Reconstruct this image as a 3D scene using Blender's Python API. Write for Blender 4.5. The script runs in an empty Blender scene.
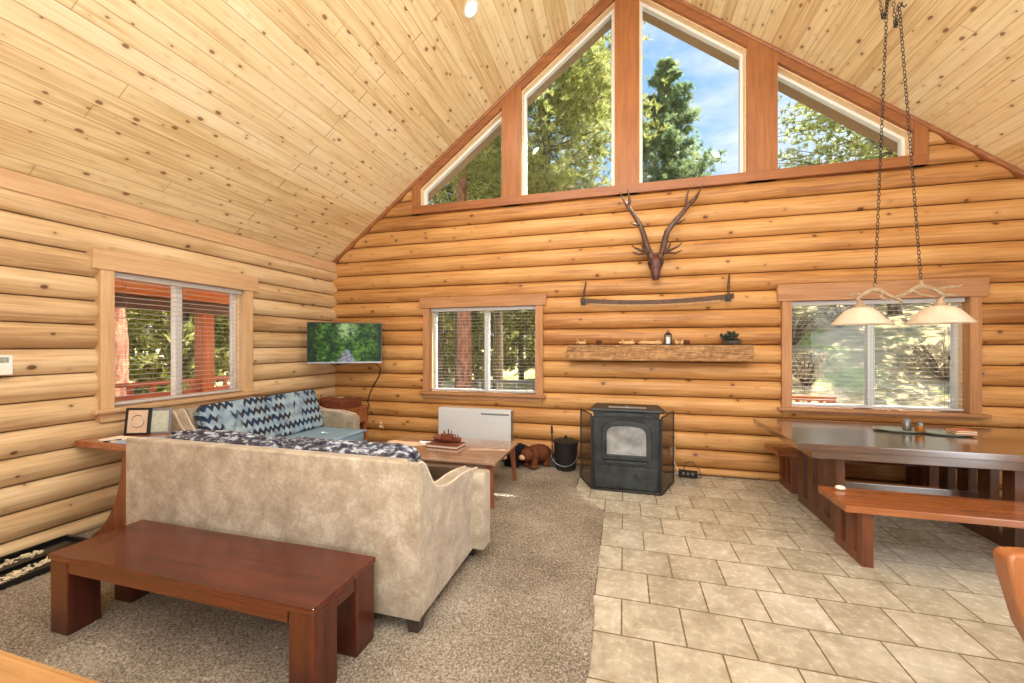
import bpy, bmesh, math, random
from math import sin, cos, pi, sqrt, radians, floor
from mathutils import Vector, Matrix, noise
random.seed(7)
SC = bpy.context.scene
COL = SC.collection

# ------------------------------------------------------------------ helpers
def lin(h):
    def c(v):
        v /= 255.0
        return v / 12.92 if v <= .04045 else ((v + .055) / 1.055) ** 2.4
    return (c(h[0]), c(h[1]), c(h[2]), 1)

class NT:
    def __init__(s, name):
        s.m = bpy.data.materials.new(name); s.m.use_nodes = True
        s.t = s.m.node_tree; s.t.nodes.clear()
        s.out = s.t.nodes.new('ShaderNodeOutputMaterial')
        s.b = s.t.nodes.new('ShaderNodeBsdfPrincipled')
        s.t.links.new(s.b.outputs[0], s.out.inputs[0])
    def n(s, typ, **kw):
        nd = s.t.nodes.new('ShaderNode' + typ)
        for k, v in kw.items():
            if k.startswith('_'): setattr(nd, k[1:], v)
            else:
                key = int(k[1:]) if k[0] == 'i' and k[1:].isdigit() else k.replace('__', ' ')
                s.put(nd.inputs[key], v)
        return nd
    def put(s, sock, v):
        if isinstance(v, bpy.types.NodeSocket): s.t.links.new(v, sock)
        elif isinstance(v, bpy.types.Node): s.t.links.new(v.outputs[0], sock)
        else: sock.default_value = v
    def math(s, op, a, b=0.0, c=None, clamp=False):
        nd = s.t.nodes.new('ShaderNodeMath'); nd.operation = op; nd.use_clamp = clamp
        s.put(nd.inputs[0], a); s.put(nd.inputs[1], b)
        if c is not None: s.put(nd.inputs[2], c)
        return nd.outputs[0]
    def mix(s, f, a, b, mode='MIX'):
        nd = s.t.nodes.new('ShaderNodeMix'); nd.data_type = 'RGBA'; nd.blend_type = mode
        s.put(nd.inputs[0], f); s.put(nd.inputs[6], a); s.put(nd.inputs[7], b)
        return nd.outputs[2]
    def ramp(s, f, stops):
        nd = s.t.nodes.new('ShaderNodeValToRGB'); s.put(nd.inputs[0], f)
        e = nd.color_ramp.elements
        while len(e) < len(stops): e.new(.5)
        for i, (p, c) in enumerate(stops):
            e[i].position = p; e[i].color = c if len(c) == 4 else (*c, 1)
        return nd.outputs[0]
    def step(s, f, a, b):      # smooth 0..1 between a and b
        nd = s.t.nodes.new('ShaderNodeMapRange'); nd.interpolation_type = 'SMOOTHSTEP'
        s.put(nd.inputs[0], f); nd.inputs[1].default_value = a; nd.inputs[2].default_value = b
        return nd.outputs[0]
    def coords(s, scale=(1, 1, 1), loc=(0, 0, 0), kind='Object'):
        tc = s.t.nodes.new('ShaderNodeTexCoord')
        mp = s.t.nodes.new('ShaderNodeMapping')
        s.t.links.new(tc.outputs[kind], mp.inputs[0])
        mp.inputs['Scale'].default_value = scale; mp.inputs['Location'].default_value = loc
        return mp.outputs[0]
    def sep(s, v):
        nd = s.t.nodes.new('ShaderNodeSeparateXYZ'); s.put(nd.inputs[0], v); return nd.outputs
    def comb(s, x, y, z):
        nd = s.t.nodes.new('ShaderNodeCombineXYZ')
        s.put(nd.inputs[0], x); s.put(nd.inputs[1], y); s.put(nd.inputs[2], z); return nd.outputs[0]
    def noise(s, v, scale, detail=2, rough=.5, dist=0):
        nd = s.t.nodes.new('ShaderNodeTexNoise'); s.put(nd.inputs['Vector'], v)
        nd.inputs['Scale'].default_value = scale; nd.inputs['Detail'].default_value = detail
        nd.inputs['Roughness'].default_value = rough; nd.inputs['Distortion'].default_value = dist
        return nd.outputs[0]
    def wnoise(s, v):
        nd = s.t.nodes.new('ShaderNodeTexWhiteNoise'); s.put(nd.inputs[0], v); return nd.outputs[0]
    def bump(s, h, strength=.3, dist=.01):
        nd = s.t.nodes.new('ShaderNodeBump'); s.put(nd.inputs['Height'], h)
        nd.inputs['Strength'].default_value = strength; nd.inputs['Distance'].default_value = dist
        s.t.links.new(nd.outputs[0], s.b.inputs['Normal'])
    def set(s, **kw):
        for k, v in kw.items(): s.put(s.b.inputs[k.replace('__', ' ')], v)
        return s.m

def plain(name, rgb, rough=.5, metal=0, var=.12, scale=30, bump=0, spec=.5, coat=0):
    g = NT(name); c = lin(rgb)
    v = g.coords()
    n = g.noise(v, scale, 3, .6)
    d = tuple(x * (1 - var) for x in c[:3]) + (1,); l = tuple(min(1, x * (1 + var)) for x in c[:3]) + (1,)
    g.set(Base__Color=g.ramp(n, [(.3, d), (.7, l)]), Roughness=rough, Metallic=metal, Specular__IOR__Level=spec, Coat__Weight=coat)
    if bump: g.bump(n, bump, .01)
    return g.m

def wood(name, dark, light, axis=0, rough=.35, grain=1.0, coat=0, knots=0, spec=.5, idscale=None, bump=.1):
    """fine grained timber; grain runs along axis"""
    g = NT(name)
    sc = [14 * grain] * 3; sc[axis] = .9 * grain
    v = g.coords(tuple(sc))
    n1 = g.noise(v, 1.6, 4, .6, .6)
    n2 = g.noise(v, 7, 2, .6)
    w = g.coords()
    n3 = g.noise(w, 2.2, 2, .5)
    f = g.math('ADD', g.math('MULTIPLY', n1, .65), g.math('MULTIPLY', n2, .2))
    f = g.math('ADD', f, g.math('MULTIPLY', n3, .2))
    col = g.ramp(f, [(.36, lin(dark)), (.66, lin(light))])
    g.set(Base__Color=col, Roughness=rough, Specular__IOR__Level=spec, Coat__Weight=coat)
    g.bump(n1, bump, .003)
    if coat >= 1: g.set(Coat__Roughness=.13, Coat__IOR=1.7)
    return g.m

def knotty(name, dark, base, light, axis, cross, pitch, z0, rough=.45, knotsz=.028, knot_col=(88, 48, 26), ks=(2.3, 6.0), groove=0.0, joint=None, sub=None, spec=.5, bandvar=.5, gcol=(110, 66, 34)):
    """pine boards or logs: tone per board, grain, knots; axis = along board, cross = across (object space)"""
    g = NT(name)
    tc = g.coords(); xyz = g.sep(tc)
    al, cr = xyz[axis], xyz[cross]
    t = g.math('DIVIDE', g.math('SUBTRACT', cr, z0), pitch)
    idx = g.math('FLOOR', t); fr = g.math('FRACT', t)
    rnd = g.wnoise(g.comb(idx, 3.1, 7.7))
    shift = g.math('MULTIPLY', rnd, 37.0)
    al2 = g.math('ADD', al, shift)
    gv = g.comb(g.math('MULTIPLY', al2, .8), g.math('MULTIPLY', cr, 20), idx)
    n1 = g.noise(gv, 1.5, 4, .6, .8)
    n2 = g.noise(g.comb(g.math('MULTIPLY', al2, 3), g.math('MULTIPLY', cr, 90), idx), 1, 2, .6)
    n3 = g.noise(g.comb(g.math('MULTIPLY', al2, .9), g.math('MULTIPLY', cr, 2.5), idx), 1.3, 2, .5)
    f = g.math('ADD', g.math('MULTIPLY', n1, .55), g.math('MULTIPLY', n2, .15))
    f = g.math('ADD', f, g.math('MULTIPLY', n3, .3))
    f = g.math('ADD', f, g.math('MULTIPLY', g.math('SUBTRACT', rnd, .5), bandvar * .28))
    col = g.ramp(f, [(.34, lin(dark)), (.5, lin(base)), (.66, lin(light))])
    # knots
    kv = g.comb(g.math('MULTIPLY', al2, ks[0]), g.math('MULTIPLY', cr, ks[1]), g.math('MULTIPLY', idx, .0))
    vo = g.t.nodes.new('ShaderNodeTexVoronoi'); vo.voronoi_dimensions = '2D'
    g.put(vo.inputs['Vector'], kv); vo.inputs['Scale'].default_value = 1.0
    cellr = g.sep(vo.outputs['Color'])[0]
    # metric distance: undo anisotropic scaling using Position output
    ps = g.sep(vo.outputs['Position'])
    dx = g.math('DIVIDE', g.math('SUBTRACT', ps[0], g.math('MULTIPLY', al2, ks[0])), ks[0] * 1.5)
    dy = g.math('DIVIDE', g.math('SUBTRACT', ps[1], g.math('MULTIPLY', cr, ks[1])), ks[1])
    dd = g.math('SQRT', g.math('ADD', g.math('MULTIPLY', dx, dx), g.math('MULTIPLY', dy, dy)))
    rr = g.math('MULTIPLY', g.math('MULTIPLY', cellr, cellr), knotsz)
    wob = g.math('MULTIPLY', g.noise(tc, 60, 2), .004)
    kd = g.math('SUBTRACT', g.math('ADD', dd, wob), rr)
    k = g.math('SUBTRACT', 1, g.step(kd, -.003, .006))
    halo = g.math('SUBTRACT', 1, g.step(kd, -.002, .035))
    col = g.mix(g.math('MULTIPLY', halo, .35), col, lin(dark))
    col = g.mix(g.math('MULTIPLY', k, .85), col, lin(knot_col))
    h = g.math('MULTIPLY', n1, .3)
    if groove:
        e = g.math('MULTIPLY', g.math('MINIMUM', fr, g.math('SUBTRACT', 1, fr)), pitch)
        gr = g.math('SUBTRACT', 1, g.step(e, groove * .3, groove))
        if joint:
            par = g.math('MODULO', g.math('ADD', idx, 100), 2)
            ja = g.math('ABSOLUTE', g.math('SUBTRACT', al, joint))
            jj = g.math('MULTIPLY', g.math('SUBTRACT', 1, g.step(ja, .003, .007)), g.math('GREATER_THAN', par, .5))
            # a few random butt joints too
            cell = g.math('DIVIDE', g.math('ADD', al, shift), 3.9)
            jr = g.math('MULTIPLY', g.math('MINIMUM', g.math('FRACT', cell), g.math('SUBTRACT', 1, g.math('FRACT', cell))), 3.9)
            jj2 = g.math('MULTIPLY', g.math('SUBTRACT', 1, g.step(jr, .002, .005)), .6)
            gr = g.math('MAXIMUM', gr, g.math('MAXIMUM', jj, jj2))
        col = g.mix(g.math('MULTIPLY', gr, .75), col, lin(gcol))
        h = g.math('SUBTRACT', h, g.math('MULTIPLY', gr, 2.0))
    g.set(Base__Color=col, Roughness=rough, Specular__IOR__Level=spec)
    g.bump(h, .35, .004)
    return g.m

class MB:
    def __init__(s): s.v = []; s.f = []; s.mi = []; s.cm = 0
    def add(s, vs, fs):
        o = len(s.v); s.v += [tuple(v) for v in vs]
        s.f += [tuple(i + o for i in f) for f in fs]; s.mi += [s.cm] * len(fs); return s
    def hexa(s, p):
        return s.add(p, [(3, 2, 1, 0), (4, 5, 6, 7), (0, 1, 5, 4), (1, 2, 6, 5), (2, 3, 7, 6), (3, 0, 4, 7)])
    def box(s, x0, x1, y0, y1, z0, z1):
        if x0 > x1: x0, x1 = x1, x0
        if y0 > y1: y0, y1 = y1, y0
        if z0 > z1: z0, z1 = z1, z0
        return s.hexa([(x0, y0, z0), (x1, y0, z0), (x1, y1, z0), (x0, y1, z0), (x0, y0, z1), (x1, y0, z1), (x1, y1, z1), (x0, y1, z1)])
    def obox(s, c, size, rz=0, rx=0, ry=0):
        R = Matrix.Rotation(rz, 3, 'Z') @ Matrix.Rotation(ry, 3, 'Y') @ Matrix.Rotation(rx, 3, 'X')
        a, b, d = [q / 2 for q in size]
        return s.hexa([Vector(c) + R @ Vector(q) for q in [(-a, -b, -d), (a, -b, -d), (a, b, -d), (-a, b, -d), (-a, -b, d), (a, -b, d), (a, b, d), (-a, b, d)]])
    def taper(s, c0, s0, c1, s1):
        p = []
        for c, q in ((c0, s0), (c1, s1)):
            a, b = q[0] / 2, q[1] / 2
            p += [(c[0] - a, c[1] - b, c[2]), (c[0] + a, c[1] - b, c[2]), (c[0] + a, c[1] + b, c[2]), (c[0] - a, c[1] + b, c[2])]
        return s.hexa(p)
    def prism(s, poly, d0, d1, axis='y'):
        """poly = list of 2D points; extruded along axis from d0 to d1"""
        n = len(poly)
        def P(a, b, d): return {'y': (a, d, b), 'x': (d, a, b), 'z': (a, b, d)}[axis]
        vs = [P(a, b, d0) for a, b in poly] + [P(a, b, d1) for a, b in poly]
        fs = [tuple(range(n)), tuple(range(2 * n - 1, n - 1, -1))] + [(i, n + i, n + (i + 1) % n, (i + 1) % n) for i in range(n)]
        return s.add(vs, fs)
    def ring(s, outer, inner, d0, d1, axis='y'):
        n = len(outer)
        for i in range(n):
            j = (i + 1) % n
            s.prism([outer[i], outer[j], inner[j], inner[i]], d0, d1, axis)
        return s
    def tube(s, pts, r, n=8, cap=True, closed=False):
        pts = [Vector(p) for p in pts]; m = len(pts)
        rs = r if isinstance(r, (list, tuple)) else [r] * m
        vs = []; up = None
        for i, p in enumerate(pts):
            if closed: t = pts[(i + 1) % m] - pts[i - 1]
            else: t = pts[min(i + 1, m - 1)] - pts[max(i - 1, 0)]
            t = t.normalized() if t.length > 1e-9 else Vector((0, 0, 1))
            if up is None:
                up = Vector((0, 0, 1)) if abs(t.z) < .9 else Vector((1, 0, 0))
            a = (up - t * up.dot(t))
            a = a.normalized() if a.length > 1e-6 else t.orthogonal().normalized()
            up = a; b = t.cross(a)
            for k in range(n):
                w = 2 * pi * k / n
                vs.append(p + (a * cos(w) + b * sin(w)) * rs[i])
        fs = []
        for i in range(m if closed else m - 1):
            i2 = (i + 1) % m
            for k in range(n):
                k2 = (k + 1) % n
                fs.append((i * n + k, i * n + k2, i2 * n + k2, i2 * n + k))
        if cap and not closed:
            fs.append(tuple(range(n - 1, -1, -1))); fs.append(tuple((m - 1) * n + k for k in range(n)))
        return s.add(vs, fs)
    def lathe(s, prof, c=(0, 0, 0), n=24, cap=True, sx=1, sy=1):
        vs = []; m = len(prof)
        for r, z in prof:
            for k in range(n):
                w = 2 * pi * k / n; vs.append((c[0] + r * cos(w) * sx, c[1] + r * sin(w) * sy, c[2] + z))
        fs = [(i * n + k, i * n + (k + 1) % n, (i + 1) * n + (k + 1) % n, (i + 1) * n + k) for i in range(m - 1) for k in range(n)]
        if cap:
            fs.append(tuple(range(n - 1, -1, -1))); fs.append(tuple((m - 1) * n + k for k in range(n)))
        return s.add(vs, fs)
    def ball(s, c, r, n=12, jit=0, freq=8):
        rx, ry, rz = r if isinstance(r, (tuple, list)) else (r, r, r)
        m = n // 2 + 1; vs = []
        for i in range(m + 1):
            th = pi * i / m
            for k in range(n):
                w = 2 * pi * k / n
                d = Vector((sin(th) * cos(w), sin(th) * sin(w), cos(th)))
                q = 1 + (jit * noise.noise((d * freq) + Vector(c) * 5) if jit else 0)
                vs.append((c[0] + d.x * rx * q, c[1] + d.y * ry * q, c[2] + d.z * rz * q))
        fs = [(i * n + k, (i + 1) * n + k, (i + 1) * n + (k + 1) % n, i * n + (k + 1) % n) for i in range(m) for k in range(n)]
        return s.add(vs, fs)
    def grid(s, nu, nv, fn, thick=None):
        vs = [fn(i / nu, j / nv) for j in range(nv + 1) for i in range(nu + 1)]
        w = nu + 1
        return s.add(vs, [(j * w + i, j * w + i + 1, (j + 1) * w + i + 1, (j + 1) * w + i) for j in range(nv) for i in range(nu)])
    def puff(s, c, size, R=None, e=.35, n=20, crown=0.0):
        """superellipsoid cushion"""
        R = R or Matrix.Identity(3); vs = []; m = n
        def sp(x, p): return (1 if x >= 0 else -1) * abs(x) ** p
        for i in range(m + 1):
            th = -pi / 2 + pi * i / m
            for k in range(2 * n):
                w = 2 * pi * k / (2 * n)
                x = sp(cos(th), e) * sp(cos(w), e); y = sp(cos(th), e) * sp(sin(w), e); z = sp(sin(th), e)
                z *= 1 + crown * (1 - min(1, x * x)) * (1 - min(1, y * y))
                vs.append(Vector(c) + R @ Vector((x * size[0] / 2, y * size[1] / 2, z * size[2] / 2)))
        q = 2 * n
        fs = [(i * q + k, i * q + (k + 1) % q, (i + 1) * q + (k + 1) % q, (i + 1) * q + k) for i in range(m) for k in range(q)]
        return s.add(vs, fs)
    def build(s, name, mats, parent=None, smooth=40, bevel=0, seg=2, clean=True):
        org = Vector((0, 0, 0)); q = parent
        while q is not None: org += Vector(q.location); q = q.parent
        me = bpy.data.meshes.new(name)
        me.from_pydata([tuple(Vector(v) - org) for v in s.v], [], s.f)
        if not isinstance(mats, (list, tuple)): mats = [mats]
        for m in mats: me.materials.append(m)
        if len(mats) > 1: me.polygons.foreach_set('material_index', s.mi)
        if clean:
            bm = bmesh.new(); bm.from_mesh(me)
            bmesh.ops.remove_doubles(bm, verts=bm.verts, dist=1e-5)
            bmesh.ops.recalc_face_normals(bm, faces=bm.faces)
            bm.to_mesh(me); bm.free()
        me.polygons.foreach_set('use_smooth', [smooth > 0] * len(me.polygons))
        if smooth > 0: me.set_sharp_from_angle(angle=radians(smooth))
        me.update()
        o = bpy.data.objects.new(name, me); COL.objects.link(o)
        if parent is not None: o.parent = parent
        if bevel:
            b = o.modifiers.new('bevel', 'BEVEL'); b.width = bevel; b.segments = seg; b.limit_method = 'ANGLE'; b.angle_limit = radians(40)
            b.harden_normals = False
        return o

def tag(o, label, cat, group=None, kind=None):
    o['label'] = label; o['category'] = cat
    if group: o['group'] = group
    if kind: o['kind'] = kind
    return o
def thing(name, label, cat, loc=(0, 0, 0), group=None, kind=None):
    o = bpy.data.objects.new(name, None); o.empty_display_size = .1; COL.objects.link(o); o.location = loc
    return tag(o, label, cat, group, kind)
def struct(o):
    o['kind'] = 'structure'; return o
def sname(name, loc=(0, 0, 0)):
    o = bpy.data.objects.new(name, None); o.empty_display_size = .1; COL.objects.link(o); o.location = loc
    return struct(o)
def copy_tree(src, loc=None, label=None, group=None, rotz=None, scale=None):
    c = src.copy(); COL.objects.link(c)
    if loc is not None: c.location = loc
    if rotz is not None: c.rotation_euler = (0, 0, rotz)
    if scale is not None: c.scale = (scale, scale, scale)
    if label: c['label'] = label
    if group: c['group'] = group
    for ch in list(src.children):
        d = ch.copy(); COL.objects.link(d); d.parent = c
        for gch in list(ch.children):
            e = gch.copy(); COL.objects.link(e); e.parent = d
    return c
def inset(poly, d):
    n = len(poly); A = sum(poly[i][0] * poly[(i + 1) % n][1] - poly[(i + 1) % n][0] * poly[i][1] for i in range(n))
    sgn = 1 if A > 0 else -1; L = []
    for i in range(n):
        a = Vector(poly[i]); b = Vector(poly[(i + 1) % n]); t = (b - a).normalized(); nn = Vector((-t.y, t.x)) * sgn
        L.append((a + nn * d, t))
    out = []
    for i in range(n):
        p, t = L[i - 1]; q, u = L[i]
        den = t.x * u.y - t.y * u.x; w = q - p
        k = (w.x * u.y - w.y * u.x) / den
        out.append(tuple(p + t * k))
    return out

# ------------------------------------------------------------------ the measured room
YB, XL, XR, YR = 5.44, -4.455, 4.56, -3.4      # groove planes of the walls
RIDX, RIDZ, SL = .05, 6.36, .769                # ridge and roof slope
def zr(x): return RIDZ - SL * abs(x - RIDX)

# ------------------------------------------------------------------ materials
M = {}
M['log_back'] = knotty('orange_pine_log', (150, 98, 50), (192, 138, 78), (212, 164, 104), 0, 2, .2165, .095, rough=.5, knotsz=.02, ks=(1.9, 6.5), groove=.006, gcol=(96, 58, 32))  # dark joint band: seam tone plus groove shade put into the colour
M['log_side'] = knotty('lit_pine_log', (170, 134, 92), (206, 174, 130), (226, 200, 160), 1, 2, .2065, .130, rough=.5, knotsz=.02, ks=(1.9, 6.5), groove=.006, gcol=(104, 66, 38))  # paler log copy, wall's stronger light put in colour; groove band carries shade
M['ceil'] = knotty('knotty_pine_ceiling_boards', (208, 176, 124), (236, 214, 166), (248, 234, 196), 1, 0, .135, 0.0, rough=.38, knotsz=.019, knot_col=(128, 84, 52), ks=(4.2, 8.0), groove=.0035, joint=3.71, bandvar=.6, gcol=(150, 104, 62))
M['trim_red'] = wood('reddish_brown_trim', (132, 80, 44), (164, 104, 60), 0, .45)
M['trim_redv'] = wood('reddish_brown_trim_upright', (138, 84, 44), (172, 110, 62), 2, .45)
M['trim_brown'] = wood('brown_pine_casing', (152, 104, 66), (186, 136, 92), 0, .5)
M['trim_brownv'] = wood('brown_pine_casing_upright', (156, 106, 66), (190, 138, 92), 2, .5)
M['trim_pale'] = wood('pale_pine_casing', (188, 148, 106), (212, 176, 134), 1, .5)
M['trim_palev'] = wood('pale_pine_casing_upright', (190, 150, 106), (214, 178, 134), 2, .5)
M['liner'] = wood('pale_window_liner', (226, 190, 140), (242, 214, 170), 0, .5)
M['vinyl'] = plain('white_vinyl', (232, 232, 228), .35, var=.03)
M['slat'] = plain('white_blind_slat', (196, 192, 188), .4, var=.03)
M['cordm'] = plain('blind_cord', (120, 110, 100), .7, var=.05)
g = NT('window_glass'); tr = g.t.nodes.new('ShaderNodeBsdfTransparent'); gl = g.t.nodes.new('ShaderNodeBsdfGlossy'); gl.inputs['Roughness'].default_value = .02
tr.inputs[0].default_value = (.97, .98, .98, 1); mx = g.t.nodes.new('ShaderNodeMixShader'); lw = g.t.nodes.new('ShaderNodeFresnel'); lw.inputs[0].default_value = 1.12
mx.inputs[0].default_value = .012; g.t.links.new(tr.outputs[0], mx.inputs[1]); g.t.links.new(gl.outputs[0], mx.inputs[2]); g.t.links.new(mx.outputs[0], g.out.inputs[0])
M['glass'] = g.m
# tile floor
g = NT('beige_stone_tile'); P = g.coords(loc=(-.1557, -3.305 + .3335 * 21, 0))
bt = g.t.nodes.new('ShaderNodeTexBrick'); g.put(bt.inputs['Vector'], P); bt.offset = .5; bt.offset_frequency = 2; bt.squash = 1
bt.inputs['Scale'].default_value = 1; bt.inputs['Mortar Size'].default_value = .0055; bt.inputs['Mortar Smooth'].default_value = .3; bt.inputs['Bias'].default_value = 0
bt.inputs['Brick Width'].default_value = .3375; bt.inputs['Row Height'].default_value = .3335
bt.inputs['Color1'].default_value = (0, 0, 0, 1); bt.inputs['Color2'].default_value = (1, 1, 1, 1); bt.inputs['Mortar'].default_value = (.5, .5, .5, 1)
o_ = g.coords(); na = g.noise(o_, 5, 5, .65, .4); nb = g.noise(o_, 22, 4, .6)
f = g.math('ADD', g.math('MULTIPLY', na, .6), g.math('MULTIPLY', nb, .25)); f = g.math('ADD', f, g.math('MULTIPLY', g.sep(bt.outputs['Color'])[0], .12))
col = g.ramp(f, [(.36, lin((158, 148, 128))), (.52, lin((188, 179, 160))), (.68, lin((212, 206, 192)))])
col = g.mix(bt.outputs['Fac'], col, lin((112, 98, 76)))
g.set(Base__Color=col, Roughness=g.ramp(nb, [(.3, (.16, .16, .16)), (.7, (.32, .32, .32))]), Specular__IOR__Level=.5)
g.bump(g.math('SUBTRACT', g.math('MULTIPLY', nb, .25), g.math('MULTIPLY', bt.outputs['Fac'], 1.0)), .4, .004)
M['tile'] = g.m
g = NT('taupe_shag_carpet'); o_ = g.coords(); n1 = g.noise(o_, 80, 3, .7); n2 = g.noise(o_, 220, 2, .6); n3 = g.noise(o_, 1.6, 3, .55)
f = g.math('ADD', g.math('MULTIPLY', n1, .55), g.math('MULTIPLY', n2, .35)); f = g.math('ADD', f, g.math('MULTIPLY', g.math('SUBTRACT', n3, .5), .22))
g.set(Base__Color=g.ramp(f, [(.32, lin((84, 74, 62))), (.43, lin((140, 128, 112))), (.52, lin((182, 170, 154))), (.64, lin((224, 216, 202)))]), Roughness=.95, Specular__IOR__Level=.1)
g.bump(f, .9, .02); M['carpet'] = g.m
M['oak'] = wood('golden_oak_floor', (196, 144, 90), (224, 178, 120), 0, .35)
M['redwood'] = wood('red_mahogany_stain', (56, 22, 13), (94, 40, 24), 0, .22, coat=.2)
M['redwoodv'] = wood('red_mahogany_stain_upright', (50, 20, 12), (86, 38, 23), 2, .3, coat=.1)
M['walnut'] = wood('dark_walnut_table', (62, 38, 28), (96, 64, 47), 0, .2, coat=1.0, spec=1.0)
M['walnutv'] = wood('dark_walnut_table_upright', (70, 42, 28), (108, 68, 46), 2, .35)
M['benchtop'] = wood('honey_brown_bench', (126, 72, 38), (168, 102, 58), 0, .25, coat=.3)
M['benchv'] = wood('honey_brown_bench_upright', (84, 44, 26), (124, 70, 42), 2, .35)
M['coffee'] = wood('medium_brown_coffee_table', (146, 114, 90), (184, 152, 128), 0, .2, coat=1.0, spec=1.0)  # base lightened: window sheen put into the top's colour
M['coffeev'] = wood('medium_brown_coffee_leg', (120, 68, 38), (156, 92, 56), 2, .35)
M['console'] = wood('figured_brown_console', (94, 48, 26), (160, 96, 58), 2, .35, grain=.6)
M['consolet'] = wood('figured_brown_console_top', (126, 68, 40), (176, 106, 66), 1, .25, coat=.3)
g = NT('beige_velvet'); o_ = g.coords(); n1 = g.noise(o_, 7, 5, .65, .3); n2 = g.noise(o_, 60, 3, .6)
f = g.math('ADD', g.math('MULTIPLY', n1, .7), g.math('MULTIPLY', n2, .3))
g.set(Base__Color=g.ramp(f, [(.36, lin((142, 127, 107))), (.5, lin((165, 150, 129))), (.64, lin((188, 176, 158)))]), Roughness=.85, Specular__IOR__Level=.2, Sheen__Weight=.5, Sheen__Roughness=.4)
g.bump(n2, .2, .004); M['velvet'] = g.m
M['piping'] = plain('pale_velvet_piping', (214, 200, 178), .85, var=.06)
M['blue'] = plain('powder_blue_upholstery', (138, 168, 190), .85, var=.08, scale=60, bump=.1)
M['footdark'] = plain('dark_sofa_foot', (60, 46, 42), .5)

def zigzag(name, ua, va, freq=7.0, row=.115):
    g = NT(name); xyz = g.sep(g.coords()); u = xyz[ua]; v = xyz[va]
    wob = g.math('MULTIPLY', g.math('SUBTRACT', g.noise(g.coords(), 14, 2), .5), .03)
    tv = g.math('DIVIDE', g.math('ADD', v, wob), row); ri = g.math('FLOOR', tv); fv = g.math('FRACT', tv)
    rn = g.wnoise(g.comb(ri, 1.3, 2.2))
    uu = g.math('ADD', g.math('MULTIPLY', u, freq * 2), g.math('MULTIPLY', rn, 9))
    tri = g.math('ABSOLUTE', g.math('SUBTRACT', g.math('MULTIPLY', g.math('FRACT', uu), 2), 1))
    d = g.math('ABSOLUTE', g.math('SUBTRACT', fv, g.math('ADD', g.math('MULTIPLY', tri, .42), .28)))
    line = g.math('SUBTRACT', 1, g.step(d, .19, .27))
    gate = g.step(g.noise(g.comb(g.math('MULTIPLY', u, 5.0), g.math('MULTIPLY', ri, 3.7), 0), 1.0, 1), .40, .46)
    line = g.math('MULTIPLY', line, gate)
    bg = g.ramp(g.noise(g.coords(), 9, 3), [(.35, lin((124, 148, 168))), (.65, lin((168, 190, 204)))])
    ink = g.ramp(g.noise(g.coords(), 6, 2), [(.42, lin((38, 58, 86))), (.58, lin((58, 50, 52)))])
    g.set(Base__Color=g.mix(line, bg, ink), Roughness=.85, Specular__IOR__Level=.2)
    return g.m
M['zig_side'] = zigzag('blue_zigzag_fabric', 1, 2)
M['zig_back'] = zigzag('blue_zigzag_fabric_wide', 0, 2)
M['dark_ikat'] = None
g = NT('dark_patterned_fabric'); n1 = g.noise(g.coords((1, 1, 2)), 22, 3, .6); g.set(Base__Color=g.ramp(n1, [(.42, lin((44, 44, 58))), (.52, lin((92, 90, 100))), (.62, lin((176, 184, 196)))]), Roughness=.9); M['dark_ikat'] = g.m
M['zig_dark'] = plain('dark_brown_cushion_band', (74, 56, 50), .85, var=.35, scale=40)
M['black_iron'] = plain('black_cast_iron', (44, 48, 48), .45, metal=.2, var=.55, scale=9, bump=.15)
M['blk'] = plain('matte_black_metal', (30, 28, 28), .5, var=.2)
M['blkg'] = plain('glossy_black_plastic', (22, 22, 24), .25)
M['silver'] = plain('silver_bezel', (150, 152, 154), .35, metal=.6)
g = NT('mottled_stove_glass'); n1 = g.noise(g.coords(), 9, 3, .5)
g.set(Base__Color=g.ramp(n1, [(.3, lin((112, 112, 112))), (.7, lin((160, 160, 158)))]), Roughness=.15, Coat__Weight=.5); M['stoveglass'] = g.m
g = NT('wire_mesh'); xyz = g.sep(g.coords((1, 1, 1))); tr = g.t.nodes.new('ShaderNodeBsdfTransparent'); mx = g.t.nodes.new('ShaderNodeMixShader')
mx.inputs[0].default_value = .42; g.t.links.new(tr.outputs[0], mx.inputs[1]); g.t.links.new(g.b.outputs[0], mx.inputs[2]); g.t.links.new(mx.outputs[0], g.out.inputs[0])
g.set(Base__Color=lin((70, 50, 38)), Roughness=.6); M['mesh'] = g.m
g = NT('weathered_barn_beam'); xyz = g.sep(g.coords()); v = g.coords((2.5, 14, 30)); n1 = g.noise(v, 1.4, 5, .7, 1.2); n2 = g.noise(g.coords((9, 9, 9)), 3, 3)
f = g.math('ADD', g.math('MULTIPLY', n1, .7), g.math('MULTIPLY', n2, .3))
g.set(Base__Color=g.ramp(f, [(.33, lin((92, 62, 38))), (.5, lin((158, 116, 74))), (.68, lin((204, 164, 114)))]), Roughness=.85); g.bump(f, .8, .012); M['beam'] = g.m
M['antler'] = wood('dark_antler', (52, 34, 26), (112, 78, 60), 2, .35, grain=2)
M['skull'] = plain('brown_cast_skull', (92, 50, 38), .45, var=.35, scale=18, bump=.2)
M['antler_pale'] = plain('pale_antler', (158, 134, 104), .5, var=.35, scale=24)
M['saw'] = plain('aged_saw_steel', (86, 62, 48), .55, metal=.4, var=.3, scale=20)
g = NT('alabaster_glass_shade'); n1 = g.noise(g.coords(), 12, 3)
g.set(Base__Color=g.ramp(n1, [(.3, lin((222, 212, 194))), (.7, lin((236, 228, 212)))]), Roughness=.3, Transmission__Weight=.0, Subsurface__Weight=.0)
g.set(Emission__Color=lin((255, 224, 170)), Emission__Strength=.0)
tl = g.t.nodes.new('ShaderNodeBsdfTranslucent'); tl.inputs[0].default_value = lin((255, 240, 216)); mx = g.t.nodes.new('ShaderNodeMixShader'); mx.inputs[0].default_value = .35
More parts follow.
